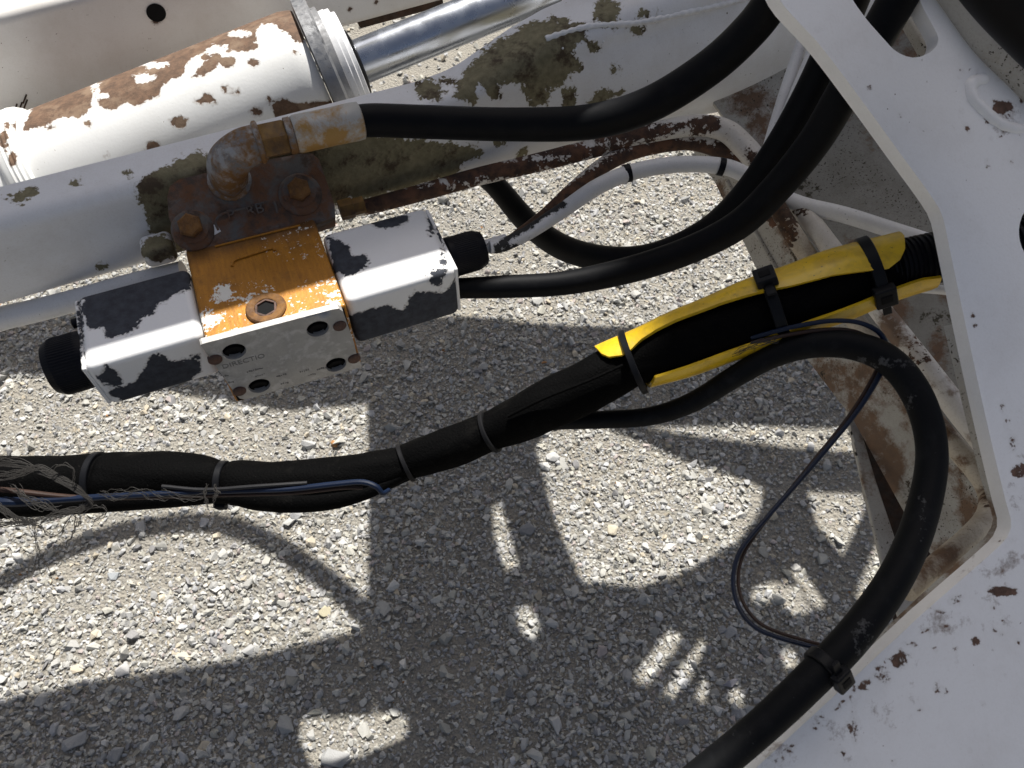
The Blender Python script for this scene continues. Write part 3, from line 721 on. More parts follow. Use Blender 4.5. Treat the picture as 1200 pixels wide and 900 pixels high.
fax = unit(PB(424, 141, HB) - PB(345, 158, HB)); f0 = PB(345, 158, HB)
fl_ = np.linalg.norm(PB(424, 141, HB) - f0)
fer = add('ferrule', lathe(f0, fax, [(0, .0138), (.002, .0148), (.012, .0148), (.03, .0146), (fl_ - .006, .0150), (fl_ - .001, .0146), (fl_, .0125)], 40), M['ferrule'], hA)
add('crimp_collar', lathe(f0, fax, [(-.006, .0132), (-.0055, .0142), (-.001, .0142), (0, .0132)], 40), M['zinc'], hA)
add('hex_nut', lathe(f0 - fax * .0265, fax, [(0, .0128), (.001, .0142), (.019, .0142), (.0205, .013)], 6, .35), M['brass_rust'], hA)
e0 = f0 - fax * .026; e1 = e0 - fax * .020 - Z * .0035; base = PC(269, 211)
epath = catmull([base - CN * .004, base + CN * .004, e1 * .55 + (base + CN * .012) * .45 - fax * .003, e1 + fax * .0045 + CN * .001, e0], 40)
er = np.interp(np.linspace(0, 1, 40), [0, .2, .5, .8, 1], [.0138, .0143, .0152, .0143, .0136])
add('elbow', sweep(epath, er, 40, True, 0, lambda i, t: 1 + .06 * np.cos(4 * t + .4)), M['zinc'], hA, sharp=60)
add('elbow_collar', lathe(base, CN, [(-.004, .0172), (.0012, .0172), (.0026, .0150)], 36), M['zinc'], hA)
add('elbow_flange', lathe(e0 - fax * .004, fax, [(0, .0150), (.001, .0164), (.0035, .0164), (.0045, .0148)], 36), M['zinc'], hA)

hB = tube('hydraulic_hose', [(535, 338, .655, 24), (590, 336, .655, 27), (650, 333, .65, 28), (700, 325, .645, 30), (760, 310, .635, 32), (820, 288, .62, 33), (870, 260, .60, 35), (915, 215, .575, 37), (955, 165, .55, 39), (985, 115, .53, 41), (1020, 55, .51, 43), (1062, -20, .49, 46), (1090, -80, .47, 46)], 170, M['rubber'], 'front black hose from beneath the right coil rising behind the white plate', 'hose', seg=26)
hC = tube('hydraulic_hose', [(560, 198, .80, 24), (585, 222, .79, 26), (620, 262, .77, 28), (660, 290, .74, 30), (710, 303, .71, 30), (765, 300, .69, 31), (825, 274, .67, 33), (870, 235, .64, 36), (910, 180, .61, 38), (945, 120, .585, 40), (975, 55, .565, 40), (1003, -15, .54, 42), (1025, -80, .52, 43)], 170, M['rubber'], 'rear black hose looping down from the rusty tube and up beside the thicker hose', 'hose', seg=26)
hD_l = [(560, 512, .585, 14), (640, 495, .58, 20), (700, 492, .572, 21), (760, 488, .56, 22), (810, 472, .55, 24), (860, 442, .535, 26), (905, 417, .525, 29), (950, 404, .515, 32), (1000, 405, .505, 34), (1045, 425, .495, 35), (1078, 470, .485, 35), (1092, 530, .475, 35), (1081, 600, .46, 37), (1052, 672, .44, 39), (1003, 742, .426, 41), (945, 802, .416, 41), (885, 858, .409, 40), (810, 920, .404, 40), (710, 1000, .395, 40)]
hD = tube('hydraulic_hose', hD_l, 240, M['rubber_dusty'], 'long scuffed black hose arching from the harness down along the white plate edge', 'hose', seg=30,
          chip2=[(1030, 425, 40, 5, 1), (1068, 470, 8, 10, 0), (1012, 755, 10, 30, 0), (1082, 600, 3, 18, -1), (880, 870, 30, 12, -4)])

# ------------------------------------------------------------------ hard tubes and white cables near the beam
tube('steel_tube', [(405, 248, .70, 16), (440, 240, .705, 19), (500, 224, .715, 20), (560, 207, .725, 21), (640, 188, .73, 22), (720, 167, .735, 23), (780, 152, .735, 24), (820, 147, .735, 25), (850, 153, .73, 26), (872, 172, .725, 27), (890, 195, .72, 27), (930, 260, .715, 27)], 140, M['tube'],
     'rusty white steel tube running along the underside of the beam', 'steel tube', seg=22,
     chip=[[(420, 225), (720, 140), (760, 140), (765, 165), (720, 180), (430, 256)], [(715, 165), (760, 150), (830, 138), (845, 146), (800, 150), (740, 172)], {'cut': (620, 185, 40, 3)}, {'cut': (690, 167, 50, 3)}, {'cut': (560, 214, 30, 3)}, {'cut': (640, 198, 7, 5)}, {'cut': (500, 217, 14, 2.5)}, (822, 152, 13, 6), (836, 146, 7, 11), (880, 185, 6, 8)])
tube('steel_tube', [(585, 291, .715, 12), (608, 276, .72, 15), (640, 252, .725, 17), (672, 222, .73, 18), (710, 192, .735, 19), (750, 175, .74, 19), (800, 166, .745, 20), (832, 170, .745, 22), (855, 182, .74, 23), (880, 204, .735, 24), (915, 262, .73, 24)], 110, M['tube'],
     'thinner dark rusty tube branching down behind the white cable', 'steel tube', seg=20,
     chip=[[(575, 300), (600, 265), (665, 215), (720, 178), (780, 160), (850, 168), (920, 250), (905, 275), (850, 195), (800, 176), (740, 192), (680, 235), (610, 290)]])
wcab = thing('white_cable', P(640, 260, .67), 'white painted cable with worn black end leaving the right coil gland', 'cable')
wc_l = [(574, 290, .645, 15), (590, 287, .648, 16), (620, 272, .655, 17), (660, 246, .665, 18), (700, 219, .675, 19), (740, 202, .685, 19), (790, 193, .695, 19), (840, 194, .70, 19), (870, 203, .70, 19), (905, 225, .70, 19), (940, 240, .695, 19), (990, 252, .68, 19), (1050, 271, .66, 19), (1110, 290, .64, 19)]
tube('cable_body', wc_l, 180, M['cable_white'], None, None, parent=wcab, seg=20, chip=[[(578, 290), (600, 270), (660, 232), (664, 240), (620, 268), (592, 286), (588, 300), (580, 300)], (600, 292, 14, 5, 1)], chip2=None)
for x, y, d in [(735.5, 203, .684), (845, 195.5, .70)]:
    p, r = pxpath([(x - 3.5, y + (.9 if x < 800 else -.8), d, 21), (x + 3.5, y - (.9 if x < 800 else -.8), d, 21)], 4)
    add('tape_band', sweep(p, r, 20), M['plastic'], wcab)
tube('white_cable', [(-60, 394, .66, 29), (0, 374, .66, 28), (50, 362, .658, 27), (95, 350, .655, 26), (150, 334, .655, 25), (215, 318, .655, 25)], 60, M['cable_white'], 'smooth white conduit entering from the left behind the left coil', 'conduit', seg=24)
tube('white_cable', [(962, -10, .70, 14), (945, 34, .70, 14), (930, 78, .70, 14), (915, 124, .70, 14), (900, 175, .70, 14), (890, 215, .70, 14)], 50, M['cable_white'], 'left one of two thin white tubes rising behind the black hoses', 'conduit')
tube('white_cable', [(985, -10, .69, 16), (962, 40, .69, 16), (944, 84, .69, 16), (926, 126, .69, 15), (906, 180, .69, 15), (893, 220, .69, 15)], 50, M['cable_white'], 'right one of two thin white tubes rising behind the black hoses', 'conduit')
tube('white_cable', [(1000, 352, .60, 10), (1040, 341, .595, 11), (1075, 338, .59, 11), (1120, 341, .585, 11)], 30, M['cable_white'], 'short ribbed white cable under the corrugated conduit', 'cable', seg=16)

# ------------------------------------------------------------------ wiring harness
loom = thing('wiring_harness', P(560, 520, .57), 'thick black woven wiring harness sagging across the picture below the valve', 'wiring harness')
LP = [(-90, 566, .575, 62), (0, 566, .57, 62), (60, 565, .57, 62), (108, 563, .57, 62), (118, 563, .57, 56), (130, 563, .57, 63), (190, 560, .57, 62), (235, 562, .57, 58), (258, 566, .57, 47), (266, 566, .57, 46), (278, 566, .57, 52), (330, 567, .57, 54), (390, 563, .57, 54), (440, 553, .57, 50), (470, 544, .57, 42), (480, 540, .57, 42), (500, 533, .568, 46), (540, 519, .565, 48), (568, 508, .562, 46), (580, 503, .56, 46), (605, 492, .558, 54), (640, 475, .555, 60), (690, 452, .55, 62), (735, 428, .546, 57), (748, 422, .545, 57), (800, 402, .542, 64), (860, 380, .538, 69), (903, 362, .535, 70), (912, 359, .534, 70), (960, 341, .53, 71), (1014, 322, .527, 66), (1026, 318, .526, 64), (1050, 311, .525, 60)]
lp, lr = pxpath(LP, 420)
WB = [(rng.integers(1, 6), rng.uniform(.02, .22), rng.uniform(0, 6.3), rng.uniform(-.3, .3)) for _ in range(18)]
def wob(i, t):
    r = 1 + 0 * (i + t)
    for m_, f_, p_, q_ in WB: r = r + .0125 * np.sin(m_ * t + f_ * i + p_) * np.sin(.6 * f_ * i + 5 * p_)
    return r + .03 * np.maximum(0, np.sin(2 * t + i * .035)) ** 8 - .02 * np.maximum(0, np.sin(3 * t - i * .06 + 1)) ** 10
add('sleeve', sweep(lp, lr, 72, True, 0, wob), M['sleeve'], loom, sharp=80)
cp_, cr_ = pxpath([(1015, 322, .527, 58), (1050, 312, .525, 58), (1090, 303, .522, 58), (1130, 296, .52, 58), (1190, 284, .52, 58), (1290, 262, .52, 58)], 300)
cr_ = cr_ * (1 + .045 * np.sign(np.sin(np.arange(300) * 2 * pi / 6)))
add('corrugated_conduit', sweep(cp_, cr_, 32), M['plastic'], loom, sharp=30)
# torn fabric layer edges of the sleeve
p, r = pxpath([(595, 488, .54, 4), (640, 466, .532, 4), (690, 446, .527, 4), (730, 428, .525, 4)], 40)
add('sleeve_seam', sweep(p, r, 8), M['sleeve'], loom)
tube('black_cable', [(-80, 598, .56, 26), (0, 595, .56, 26), (100, 590, .56, 24), (200, 584, .56, 22), (262, 581, .56, 18), (300, 585, .56, 26), (345, 588, .56, 26), (390, 585, .56, 24), (430, 576, .56, 18), (462, 562, .562, 14), (490, 545, .565, 12)], 100, M['sleeve'],
     'thin black cable tied along the underside of the harness', 'cable', seg=16)

# yellow split guard: an open shell round the harness
gp, gr = pxpath([(690, 449, .55, 58), (735, 427, .546, 58), (780, 410, .543, 64), (840, 387, .539, 71), (907, 361, .534, 73), (960, 342, .53, 73), (1014, 323, .527, 70), (1050, 312, .525, 64), (1072, 306, .524, 61), (1100, 300, .522, 59)], 260)
gx_ = px(gp)[:, 0]
TAB = np.array([(713, 264, 284), (716, 240, 318), (721, 224, 332), (733, 214, 340), (741, 208, 338), (745, 160, 335), (750, 70, 330), (757, 46, 324), (775, 45, 318), (800, 44, 316), (850, 44, 319), (907, 44, 332), (923, 43, 336), (967, 42, 343), (1001, 41, 354), (1025, 40, 361), (1040, 39, 352), (1050, 38, 336), (1058, 38, 306), (1063, 38, 262), (1067, 38, 160), (1076, 40, 100), (1086, 42, 72)], float)
sel = np.where((gx_ >= 713) & (gx_ <= 1088))[0]
T_, N_, B_ = frames(gp); gk = 30; GVs = []
for off in (0, .0026):
    for i in sel:
        s0 = np.interp(gx_[i], TAB[:, 0], TAB[:, 1]); s1 = np.interp(gx_[i], TAB[:, 0], TAB[:, 2])
        th = np.radians(np.linspace(s0, s1, gk))
        R_ = gr[i] * 1.01 + off + .0012 + .0004 * sin(i * .11)
        GVs.append(gp[i] + R_ * (np.cos(th)[:, None] * N_[i] + np.sin(th)[:, None] * B_[i]))
GVs = np.concatenate(GVs); m = len(sel); GFs = []
for layer in (0, 1):
    for i in range(m - 1):
        for j in range(gk - 1):
            k = layer * m * gk + i * gk + j; GFs.append((k, k + 1, k + gk + 1, k + gk))
o_ = m * gk
for i in range(m - 1):
    for j in (0, gk - 1): k = i * gk + j; GFs.append((k, k + gk, k + gk + o_, k + o_))
for i in (0, m - 1):
    for j in range(gk - 1): k = i * gk + j; GFs.append((k, k + 1, k + 1 + o_, k + o_))
add('yellow_guard', (GVs, GFs), M['yellow'], None, 'yellow split plastic guard strapped around the black harness', 'cable guard', chip=[(870, 342, 18, 5, -1), (820, 362, 40, 3, -4), (900, 408, 26, 5, 0), (765, 410, 10, 4, -3)], sharp=60)

def zip_tie(pt_i, path, rad, mat, label, w=.0045, grow=.0022, head=None, hs=.0055, tilt=0.0):
    """band round the bundle at path index pt_i, head placed at the given angle"""
    T, N, Bn = frames(path); i = pt_i
    t = unit(T[i] + tilt * N[i]); n = unit(N[i] - (N[i] @ t) * t); b_ = np.cross(t, n)
    R_ = rad[i] + grow; prof = 40; V = []; Fc = []
    for k in range(prof):
        th = k / prof * 2 * pi; d = cos(th) * n + sin(th) * b_
        for (s_, r_) in ((-w / 2, R_ - .003), (-w / 2, R_ + .0006), (-w / 2 + .0005, R_ + .0012), (w / 2 - .0005, R_ + .0012), (w / 2, R_ + .0006), (w / 2, R_ - .003)):
            V.append(path[i] + t * s_ + d * r_)
    for k in range(prof):
        for j in range(6): Fc.append((k * 6 + j, k * 6 + (j + 1) % 6, ((k + 1) % prof) * 6 + (j + 1) % 6, ((k + 1) % prof) * 6 + j))
    z = thing('zip_tie', path[i], label, 'zip tie', 'zip ties holding the harness together')
    add('strap', (V, Fc), mat, z)
    if head is not None:
        th = radians(head); d = cos(th) * n + sin(th) * b_; tg = np.cross(t, d); c = path[i] + d * (R_ + hs * .3)
        hd = add('head', rbox(c, [t, tg, d], (hs * .92, hs, hs * .5), .0012, .003), mat, z)
        add('slot', rbox(c + d * hs * .45, [t, tg, d], (hs * .5, hs * .42, hs * .12), .0005, .004), M['hole_black'], hd)
        add('tail', rbox(c + tg * hs * 1.5 - d * .001, [t, tg, d], (w * .36, hs * .8, .0008), .0004, .004), mat, hd)
    return z
lx = px(lp)[:, 0]; at = lambda x: int(np.argmin(abs(lx - x)))
zip_tie(at(113), lp, lr, M['zip'], 'black zip tie on the harness beside the frayed grey strands', .0048, .0012, 60, .0048)
zip_tie(at(262), lp, lr, M['zip'], 'black zip tie on the harness left of the blue wire end', .005, .0012, 78, .0045)
zip_tie(at(475), lp, lr, M['tie_grey'], 'grey zip tie on the dark harness where it starts to rise', .0032, .0012, None)
zip_tie(at(574), lp, lr, M['tie_grey'], 'grey zip tie on the harness midway up to the yellow guard', .0032, .0012, None)
zip_tie(at(742), lp, lr, M['zip'], 'thin black zip tie around the left tip of the yellow guard', .0045, .0062, None, tilt=.12)
zip_tie(at(907), lp, lr, M['zip'], 'wide black zip tie with its square head on top of the yellow guard middle', .0078, .0052, -48, .0076, tilt=.1)
zip_tie(at(1021), lp, lr, M['zip'], 'wide black zip tie near the right end of the yellow guard', .0078, .0052, 42, .0076, tilt=.1)
dp, dr = pxpath(hD_l, 240); dx = px(dp); i_ = int(np.argmin(np.hypot(dx[:, 0] - 964, dx[:, 1] - 776)))
zip_tie(i_, dp, dr, M['zip'], 'black zip tie on the scuffed hose beside the white plate edge', .0065, .0008, -58, .006)

# wires
WIRE = 'loose wires hanging in a loop below the harness'
tube('wire', [(880, 396, .52, 5.04), (930, 383, .51, 5.76), (975, 376, .505, 5.76), (1010, 379, .50, 5.76), (1034, 394, .50, 6.48), (1038, 420, .50, 6.48), (1026, 448, .50, 6.48), (1000, 488, .50, 5.76), (950, 548, .495, 5.76), (900, 605, .485, 5.76), (868, 645, .475, 5.76), (859, 680, .465, 5.76), (866, 712, .455, 5.76), (885, 735, .445, 5.76), (915, 748, .44, 5.76), (960, 760, .435, 5.76), (985, 766, .435, 5.76)], 170, M['blue_wire'], 'blue wire hanging in a loop from the guard to the scuffed hose', 'wire', WIRE, seg=10)
tube('wire', [(880, 402, .52, 5.25), (930, 391, .512, 5.25), (975, 386, .507, 5.25), (1006, 390, .503, 5.25), (1026, 404, .503, 5.25), (1030, 424, .503, 5.25), (1019, 450, .503, 5.25), (992, 492, .503, 5.25), (944, 552, .498, 5.25), (899, 608, .488, 4.5), (872, 648, .478, 4.5), (865, 680, .468, 4.5), (872, 708, .458, 4.5), (890, 730, .448, 4.5), (918, 743, .443, 4.5), (960, 755, .438, 4.5), (985, 762, .437, 4.5)], 170, M['brown_wire'], 'brown wire running beside the hanging blue wire', 'wire', WIRE, seg=10)
tube('wire', [(-60, 588, .535, 12), (0, 588, .535, 12), (24, 588, .537, 12), (60, 586, .54, 9), (110, 583, .542, 8), (200, 578, .542, 7), (280, 575, .542, 7), (340, 573, .542, 7), (395, 567, .542, 7), (425, 565, .542, 7), (442, 571, .542, 7), (448, 578, .544, 6), (456, 574, .55, 5)], 120, M['blue_wire'], 'bright blue wire lying along the lower left of the harness', 'wire', seg=10)
tube('wire', [(-60, 573, .535, 7), (0, 574, .535, 7), (30, 577, .537, 7), (80, 582, .541, 6), (140, 584, .544, 4.5), (240, 581, .544, 4.5), (340, 578, .544, 4.5), (400, 572, .544, 4.5), (425, 572, .546, 4)], 90, M['copper_wire'], 'pinkish brown wire just above the blue one at the left edge', 'wire', seg=10)
tube('wire', [(190, 570, .541, 5), (240, 574, .54, 5), (300, 570, .54, 5), (360, 566, .542, 5)], 50, M['black_wire'], 'thin dark grey wire on the harness above the long blue wire', 'wire', seg=8)

# frayed braid
def strand(pts, jit, r, n=34):
    r = r * .8
    p = catmull([P(*q) for q in pts], n); k = np.arange(n)
    ph = rng.uniform(0, 6, 4)
    jit = jit * rng.uniform(.7, 2.6)
    p = p + (np.sin(k * .9 + ph[0]) * jit * .5 + np.sin(k * .37 + ph[1]) * jit)[:, None] * UP + (np.sin(k * .8 + ph[2]) * jit * .6)[:, None] * RT
    return sweep(p, r, 5, True)
st = []
def J(s): return rng.uniform(-s, s)
for k in range(15):      # upper sheaf
    o = J(8); st.append(strand([(-15, 538 + o + k * .3, .525), (30, 546 + o * .6, .52), (62, 557 + J(5), .518), (88, 574 + J(4), .518), (106 + J(4), 588 + J(4), .52), (98 + J(6), 596 + J(3), .522)], .0005, .00028))
for k in range(14):
    o = J(4); st.append(strand([(-15, 560 + o, .52), (20, 556 + o, .518), (45, 548 + J(3), .518), (70, 560 + J(4), .518), (92, 574 + J(4), .519), (104, 584 + J(3), .52)], .0005, .00028))
for k in range(15):      # lower sheaf past the bottom edge
    o = J(4); st.append(strand([(-15, 617 + o, .52), (20, 613 + o, .518), (45, 611 + J(4), .518), (70, 603 + J(5), .519), (95, 596 + J(4), .521), (104 + J(6), 590 + J(5), .522)], .0006, .00028))
for k in range(16):
    st.append(strand([(-15 + J(3), 586 + J(10), .52), (6, 600 + J(6), .518), (22, 610 + J(4), .518), (42, 612 + J(4), .518)], .0006, .00026, 24))
for k in range(14):
    st.append(strand([(18 + J(8), 572 + J(8), .52), (32 + J(4), 585 + J(5), .518), (50 + J(6), 592 + J(6), .518), (66 + J(8), 598 + J(5), .519)], .0007, .00026, 24))
for e in range(4):
    st.append(strand([(38 + J(6), 612, .518), (41 + J(2), 630, .518), (44 + J(3), 648 + J(5), .517), (43 + J(4), 664 + J(8), .517)], .0006, .00026, 26))
st.append(strand([(44, 650, .517), (52, 660, .517), (62, 672, .517)], .0004, .00026, 20))
for q in ([(58, 552, .515), (72, 545, .515), (84, 548, .515), (88, 558, .515), (85, 566, .516)], [(86, 598, .518), (89, 612, .518), (84, 626, .518), (78, 638, .518)], [(48, 614, .518), (56, 627, .517), (70, 624, .517), (84, 606, .518)],
          [(110, 594, .52), (121, 594, .518), (125, 602, .518), (116, 606, .518), (108, 611, .518)], [(92, 600, .518), (95, 612, .518), (88, 620, .518)]):
    for k in range(3): st.append(strand([(x + J(1.5), y + J(1.5), d) for x, y, d in q], .0004, .00028, 30))
for k in range(8):
    st.append(strand([(118 + J(4), 578 + J(4), .536), (140, 580 + J(6), .535), (165 + J(8), 576 + J(6), .535), (185 + J(20), 582 + J(6), .536)], .0007, .00022, 30))
for k in range(5):
    st.append(strand([(190 + J(8), 575 + J(3), .536), (215, 583 + J(5), .535), (240, 580 + J(4), .535)], .0005, .0002, 20))
for k in range(6):
    st.append(strand([(243 + J(2), 570 + J(2), .535), (240 + J(3), 580, .533), (243 + J(3), 592 + J(6), .533)], .0005, .00028, 20))
    st.append(strand([(252 + J(2), 570 + J(2), .535), (255 + J(3), 578, .533), (251 + J(2), 586 + J(5), .533)], .0005, .00028, 20))
for k in range(9):
    st.append(strand([(862 + J(6), 414 + J(3), .507), (890, 402 + J(5), .504), (912 + J(5), 397 + J(5), .504)], .0006, .0002, 20))
tag(add('frayed_braid', join(*st), M['fray'], None, 'frayed grey braid strands hanging loose off the harness at the left', 'frayed braid', kind='stuff'))

# ------------------------------------------------------------------ white side plate of the turret, with its big cut-out
PN = unit(B * cos(radians(58)) + Z * sin(radians(58))); PQ = P(1120, 330, .478)
def PP(x, y, off=0.0): return on_plane(x, y, PQ - PN * off, PN)
def smooth_px(pts, n):
    return [tuple(q) for q in catmull([(x, y, 0) for x, y in pts], n)[:, :2]]
opening = smooth_px([(895, -40), (915, 2), (960, 52), (1010, 118), (1055, 180), (1090, 228), (1104, 252), (1111, 282)], 30) + \
          smooth_px([(1122, 335), (1140, 420), (1160, 510), (1178, 585), (1185, 612), (1180, 630), (1160, 650), (1120, 685)], 34)[:] + \
          smooth_px([(1080, 720), (1000, 795), (940, 850), (870, 915), (780, 1000)], 14)
outl = opening + [(1290, 1000), (1290, -120), (870, -120)]
h1 = smooth_px([(985, -60), (994, -12), (1012, 18), (1036, 46), (1050, 60), (1066, 67), (1080, 66), (1094, 58), (1100, 46), (1092, 28), (1078, 0), (1060, -60)], 40)
h2 = [(1240 + 46 * cos(t), 272 + 47 * sin(t)) for t in np.linspace(0, 2 * pi, 40)[:-1]]
tp = thing('turret_side_plate', PP(1150, 560), 'large near white steel plate with a big cut-out filling the right side', 'steel plate')
pl_chips = [(1174, 693, 17, 6), (1143, 751, 5, 5, 2), (1055, 773, 9, 11, 1), (1036, 796, 7, 5, 0), (1047, 820, 20, 8, -5), (1000, 852, 7, 16, 0), (1012, 885, 12, 12, -3), (1098, 806, 3, 6, 0), (1170, 632, 14, 2.5, -1), (1195, 552, 10, 9, 1), (1186, 520, 4, 9, 0), (1180, 498, 3, 6, 0), (1174, 477, 3, 5, 0), (1150, 657, 4, 4, 0),
            (1175, 126, 12, 8, 2), (1197, 112, 3, 8), (1018, 103, 3, 3), (1055, 135, 2.5, 2.5), (958, 35, 3, 2), (1008, 804, 4, 4), (1047, 770, 3, 3), (1095, 760, 2, 2), (1018, 768, 6, 4, -2), (1062, 664, 3, 3), (1140, 370, 3, 3), (1142, 382, 3, 3), (1025, 862, 4, 9, -2), (1180, 170, 20, 14, -7), (985, 880, 6, 3, -1)]
for k in range(44):
    t = rng.uniform(0, 1) ** .8; x, y = 1186 - 306 * t, 634 + 268 * t + rng.normal(0, 3)
    pl_chips.append((x + 8 + rng.exponential(4), y + 5, rng.uniform(1.5, 5), rng.uniform(1.2, 2.6), rng.uniform(-.5, 2)))
for k in range(24):
    pl_chips.append((rng.uniform(960, 1200), rng.uniform(690, 900), *rng.uniform(1.2, 3.6, 2), rng.uniform(-.5, 2)))
for k in range(26):
    pl_chips.append((rng.uniform(1120, 1200), rng.uniform(60, 200), *rng.uniform(1, 2.6, 2), rng.uniform(-.5, 2)))
add('plate_sheet', plate([PP(*q) for q in outl], [[PP(*q) for q in h1], [PP(*q) for q in h2]], PQ, PN, .0105, .0027), M['chassis'], tp, chip=pl_chips, chip2=[(1172, 704, 20, 12, -7), (1196, 566, 10, 18, -6), (1056, 784, 16, 16, -7), (1046, 836, 26, 14, -7), (1176, 136, 16, 12, -6), (1020, 880, 40, 26, -9), (1150, 660, 30, 6, -6), (1080, 728, 40, 6, -7), (960, 838, 40, 7, -5), (905, 885, 24, 9, -4)], bevel=.0016, sharp=40)
lip_in = smooth_px([(1116, 380), (1140, 480), (1160, 560), (1173, 602), (1174, 616), (1164, 632), (1140, 653), (1070, 718), (995, 790), (930, 852), (850, 930)], 60)
lip = lip_in + [(900, 960), (1215, 680), (1225, 600), (1205, 500), (1150, 380)]
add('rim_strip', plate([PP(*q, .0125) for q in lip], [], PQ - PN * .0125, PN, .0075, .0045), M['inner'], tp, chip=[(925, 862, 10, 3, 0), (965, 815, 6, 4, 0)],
    chip2=[(1160, 610, 16, 30, 2), (1120, 668, 40, 12, 4), (1075, 706, 22, 10, 6), (1060, 722, 20, 10, 3), (935, 846, 20, 14, 8), (905, 880, 12, 8, 4), (1000, 780, 20, 8, -2)], bevel=.002, label='rusty inner rim strip along the lower corner of the cut-out')
add('weld_blob', sweep(catmull([PP(1150, 94, .004), PP(1136, 100, .0022), PP(1137, 116, .002), PP(1150, 130, .002), PP(1166, 144, .002), PP(1186, 152, .0026), PP(1215, 152, .004)], 60), np.linspace(.0052, .0042, 60) + .0002 * np.sin(np.arange(60) * .9), 12), M['chassis'], tp, label='lumpy weld bead at the upper right of the plate')
add('edge_fold', sweep(catmull([PP(1085, -60, -.004), PP(1120, -10, -.004), PP(1160, 45, -.004), PP(1205, 90, -.004), PP(1260, 150, -.004)], 40), .0125, 16), M['inner'], tp)
tube('hydraulic_hose', [(1120, -140, .40, 118), (1180, -48, .40, 118), (1245, 22, .40, 118), (1330, 100, .40, 118)], 50, M['rubber'], 'very thick black hose crossing the top right corner in front of the plate', 'hose', seg=40)

# ------------------------------------------------------------------ inside of the turret box
def pl3(p, q, r):
    n = unit(np.cross(q - p, r - p)); return n if n @ (CAM - p) > 0 else -n
def panel(name, poly, p3, thick, parent, mat, **kw):
    p3 = [P(*q) for q in p3]; n = pl3(*p3)
    return add(name, plate([on_plane(*q, p3[0], n) for q in poly], [], p3[0], n, thick, .007), mat, parent, bevel=.0015, **kw)
box = thing('turret_inner_frame', P(1050, 420, .76), 'dirty grey inner panels of the turret seen through the cut-out', 'machine frame')
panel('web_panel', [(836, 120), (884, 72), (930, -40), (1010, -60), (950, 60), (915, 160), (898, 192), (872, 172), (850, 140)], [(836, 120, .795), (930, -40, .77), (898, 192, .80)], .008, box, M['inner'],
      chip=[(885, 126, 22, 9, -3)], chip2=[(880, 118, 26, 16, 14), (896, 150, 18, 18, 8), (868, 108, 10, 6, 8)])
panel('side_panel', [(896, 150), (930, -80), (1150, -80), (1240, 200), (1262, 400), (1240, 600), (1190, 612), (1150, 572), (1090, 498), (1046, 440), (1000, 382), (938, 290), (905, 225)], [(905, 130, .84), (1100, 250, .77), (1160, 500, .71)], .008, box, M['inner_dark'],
      chip=[(1100, 372, 16, 10, -1), (1110, 388, 6, 20, -2), (1140, 440, 20, 30, -4), (945, 222, 12, 10, 0), (1130, 470, 14, 14, -1), (1012, 212, 8, 5, -3)], chip2=[(1000, 292, 10, 10, 8), (1052, 362, 10, 24, 9), (1098, 418, 10, 26, 9), (1140, 470, 10, 26, 9), (1172, 520, 10, 26, 9), (1115, 350, 14, 10, 0), (1040, 140, 40, 40, -6), (1050, 30, 40, 40, 2)])  # ellipses along the tube paint in crease shade, the others are rust stains
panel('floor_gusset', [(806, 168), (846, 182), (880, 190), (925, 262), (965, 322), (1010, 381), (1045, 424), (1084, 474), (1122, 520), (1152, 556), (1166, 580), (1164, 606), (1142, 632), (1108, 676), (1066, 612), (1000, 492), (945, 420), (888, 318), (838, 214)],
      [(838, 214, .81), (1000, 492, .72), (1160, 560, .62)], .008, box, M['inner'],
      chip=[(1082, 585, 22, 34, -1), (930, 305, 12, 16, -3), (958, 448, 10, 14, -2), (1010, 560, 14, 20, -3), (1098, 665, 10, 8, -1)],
      chip2=[(842, 226, 16, 12, 12), (1062, 474, 8, 26, 9), (1096, 520, 8, 20, 9), (1126, 562, 8, 18, 9), (1134, 602, 9, 16, 9), (1112, 640, 18, 8, 9), (1082, 664, 14, 8, 9), (975, 440, 30, 20, 6), (1010, 510, 34, 26, 10), (1035, 550, 24, 26, 8), (1050, 430, 40, 24, 8), (925, 262, 12, 40, 10), (1100, 540, 24, 20, 0), (1010, 460, 60, 14, 2)])  # rust stains, plus shade painted into the crease beside the lower tube
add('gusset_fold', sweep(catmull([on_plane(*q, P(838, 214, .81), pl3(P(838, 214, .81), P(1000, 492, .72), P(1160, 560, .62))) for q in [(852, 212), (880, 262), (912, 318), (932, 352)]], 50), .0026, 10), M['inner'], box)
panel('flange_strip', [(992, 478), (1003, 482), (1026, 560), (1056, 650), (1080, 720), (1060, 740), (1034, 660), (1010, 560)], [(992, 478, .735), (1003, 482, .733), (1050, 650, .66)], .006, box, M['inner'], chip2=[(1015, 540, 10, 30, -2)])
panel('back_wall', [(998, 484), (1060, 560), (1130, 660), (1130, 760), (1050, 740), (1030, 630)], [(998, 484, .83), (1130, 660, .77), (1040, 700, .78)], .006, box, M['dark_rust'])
bk = [P(1092, 34, .62), unit(np.array([.6, -.5, .3]))]
add('small_bracket', rbox(P(1082, 40, .60), [unit(P(1098, 66, .6) - P(1068, 14, .6)), unit(np.cross(FW, unit(P(1098, 66, .6) - P(1068, 14, .6)))), FW], (.026, .009, .006), .002, .004), M['inner'], box)
def depth_on(p3):
    p3 = [P(*q) for q in p3]; n = pl3(*p3)
    return lambda x, y: float((on_plane(x, y, p3[0], n) - CAM) @ FW)
on_gusset = depth_on([(838, 214, .81), (1000, 492, .72), (1160, 560, .62)])
on_wall_ = depth_on([(905, 130, .84), (1100, 250, .77), (1160, 500, .71)])
on_wall = lambda x, y: min(on_wall_(x, y), on_gusset(x, y))
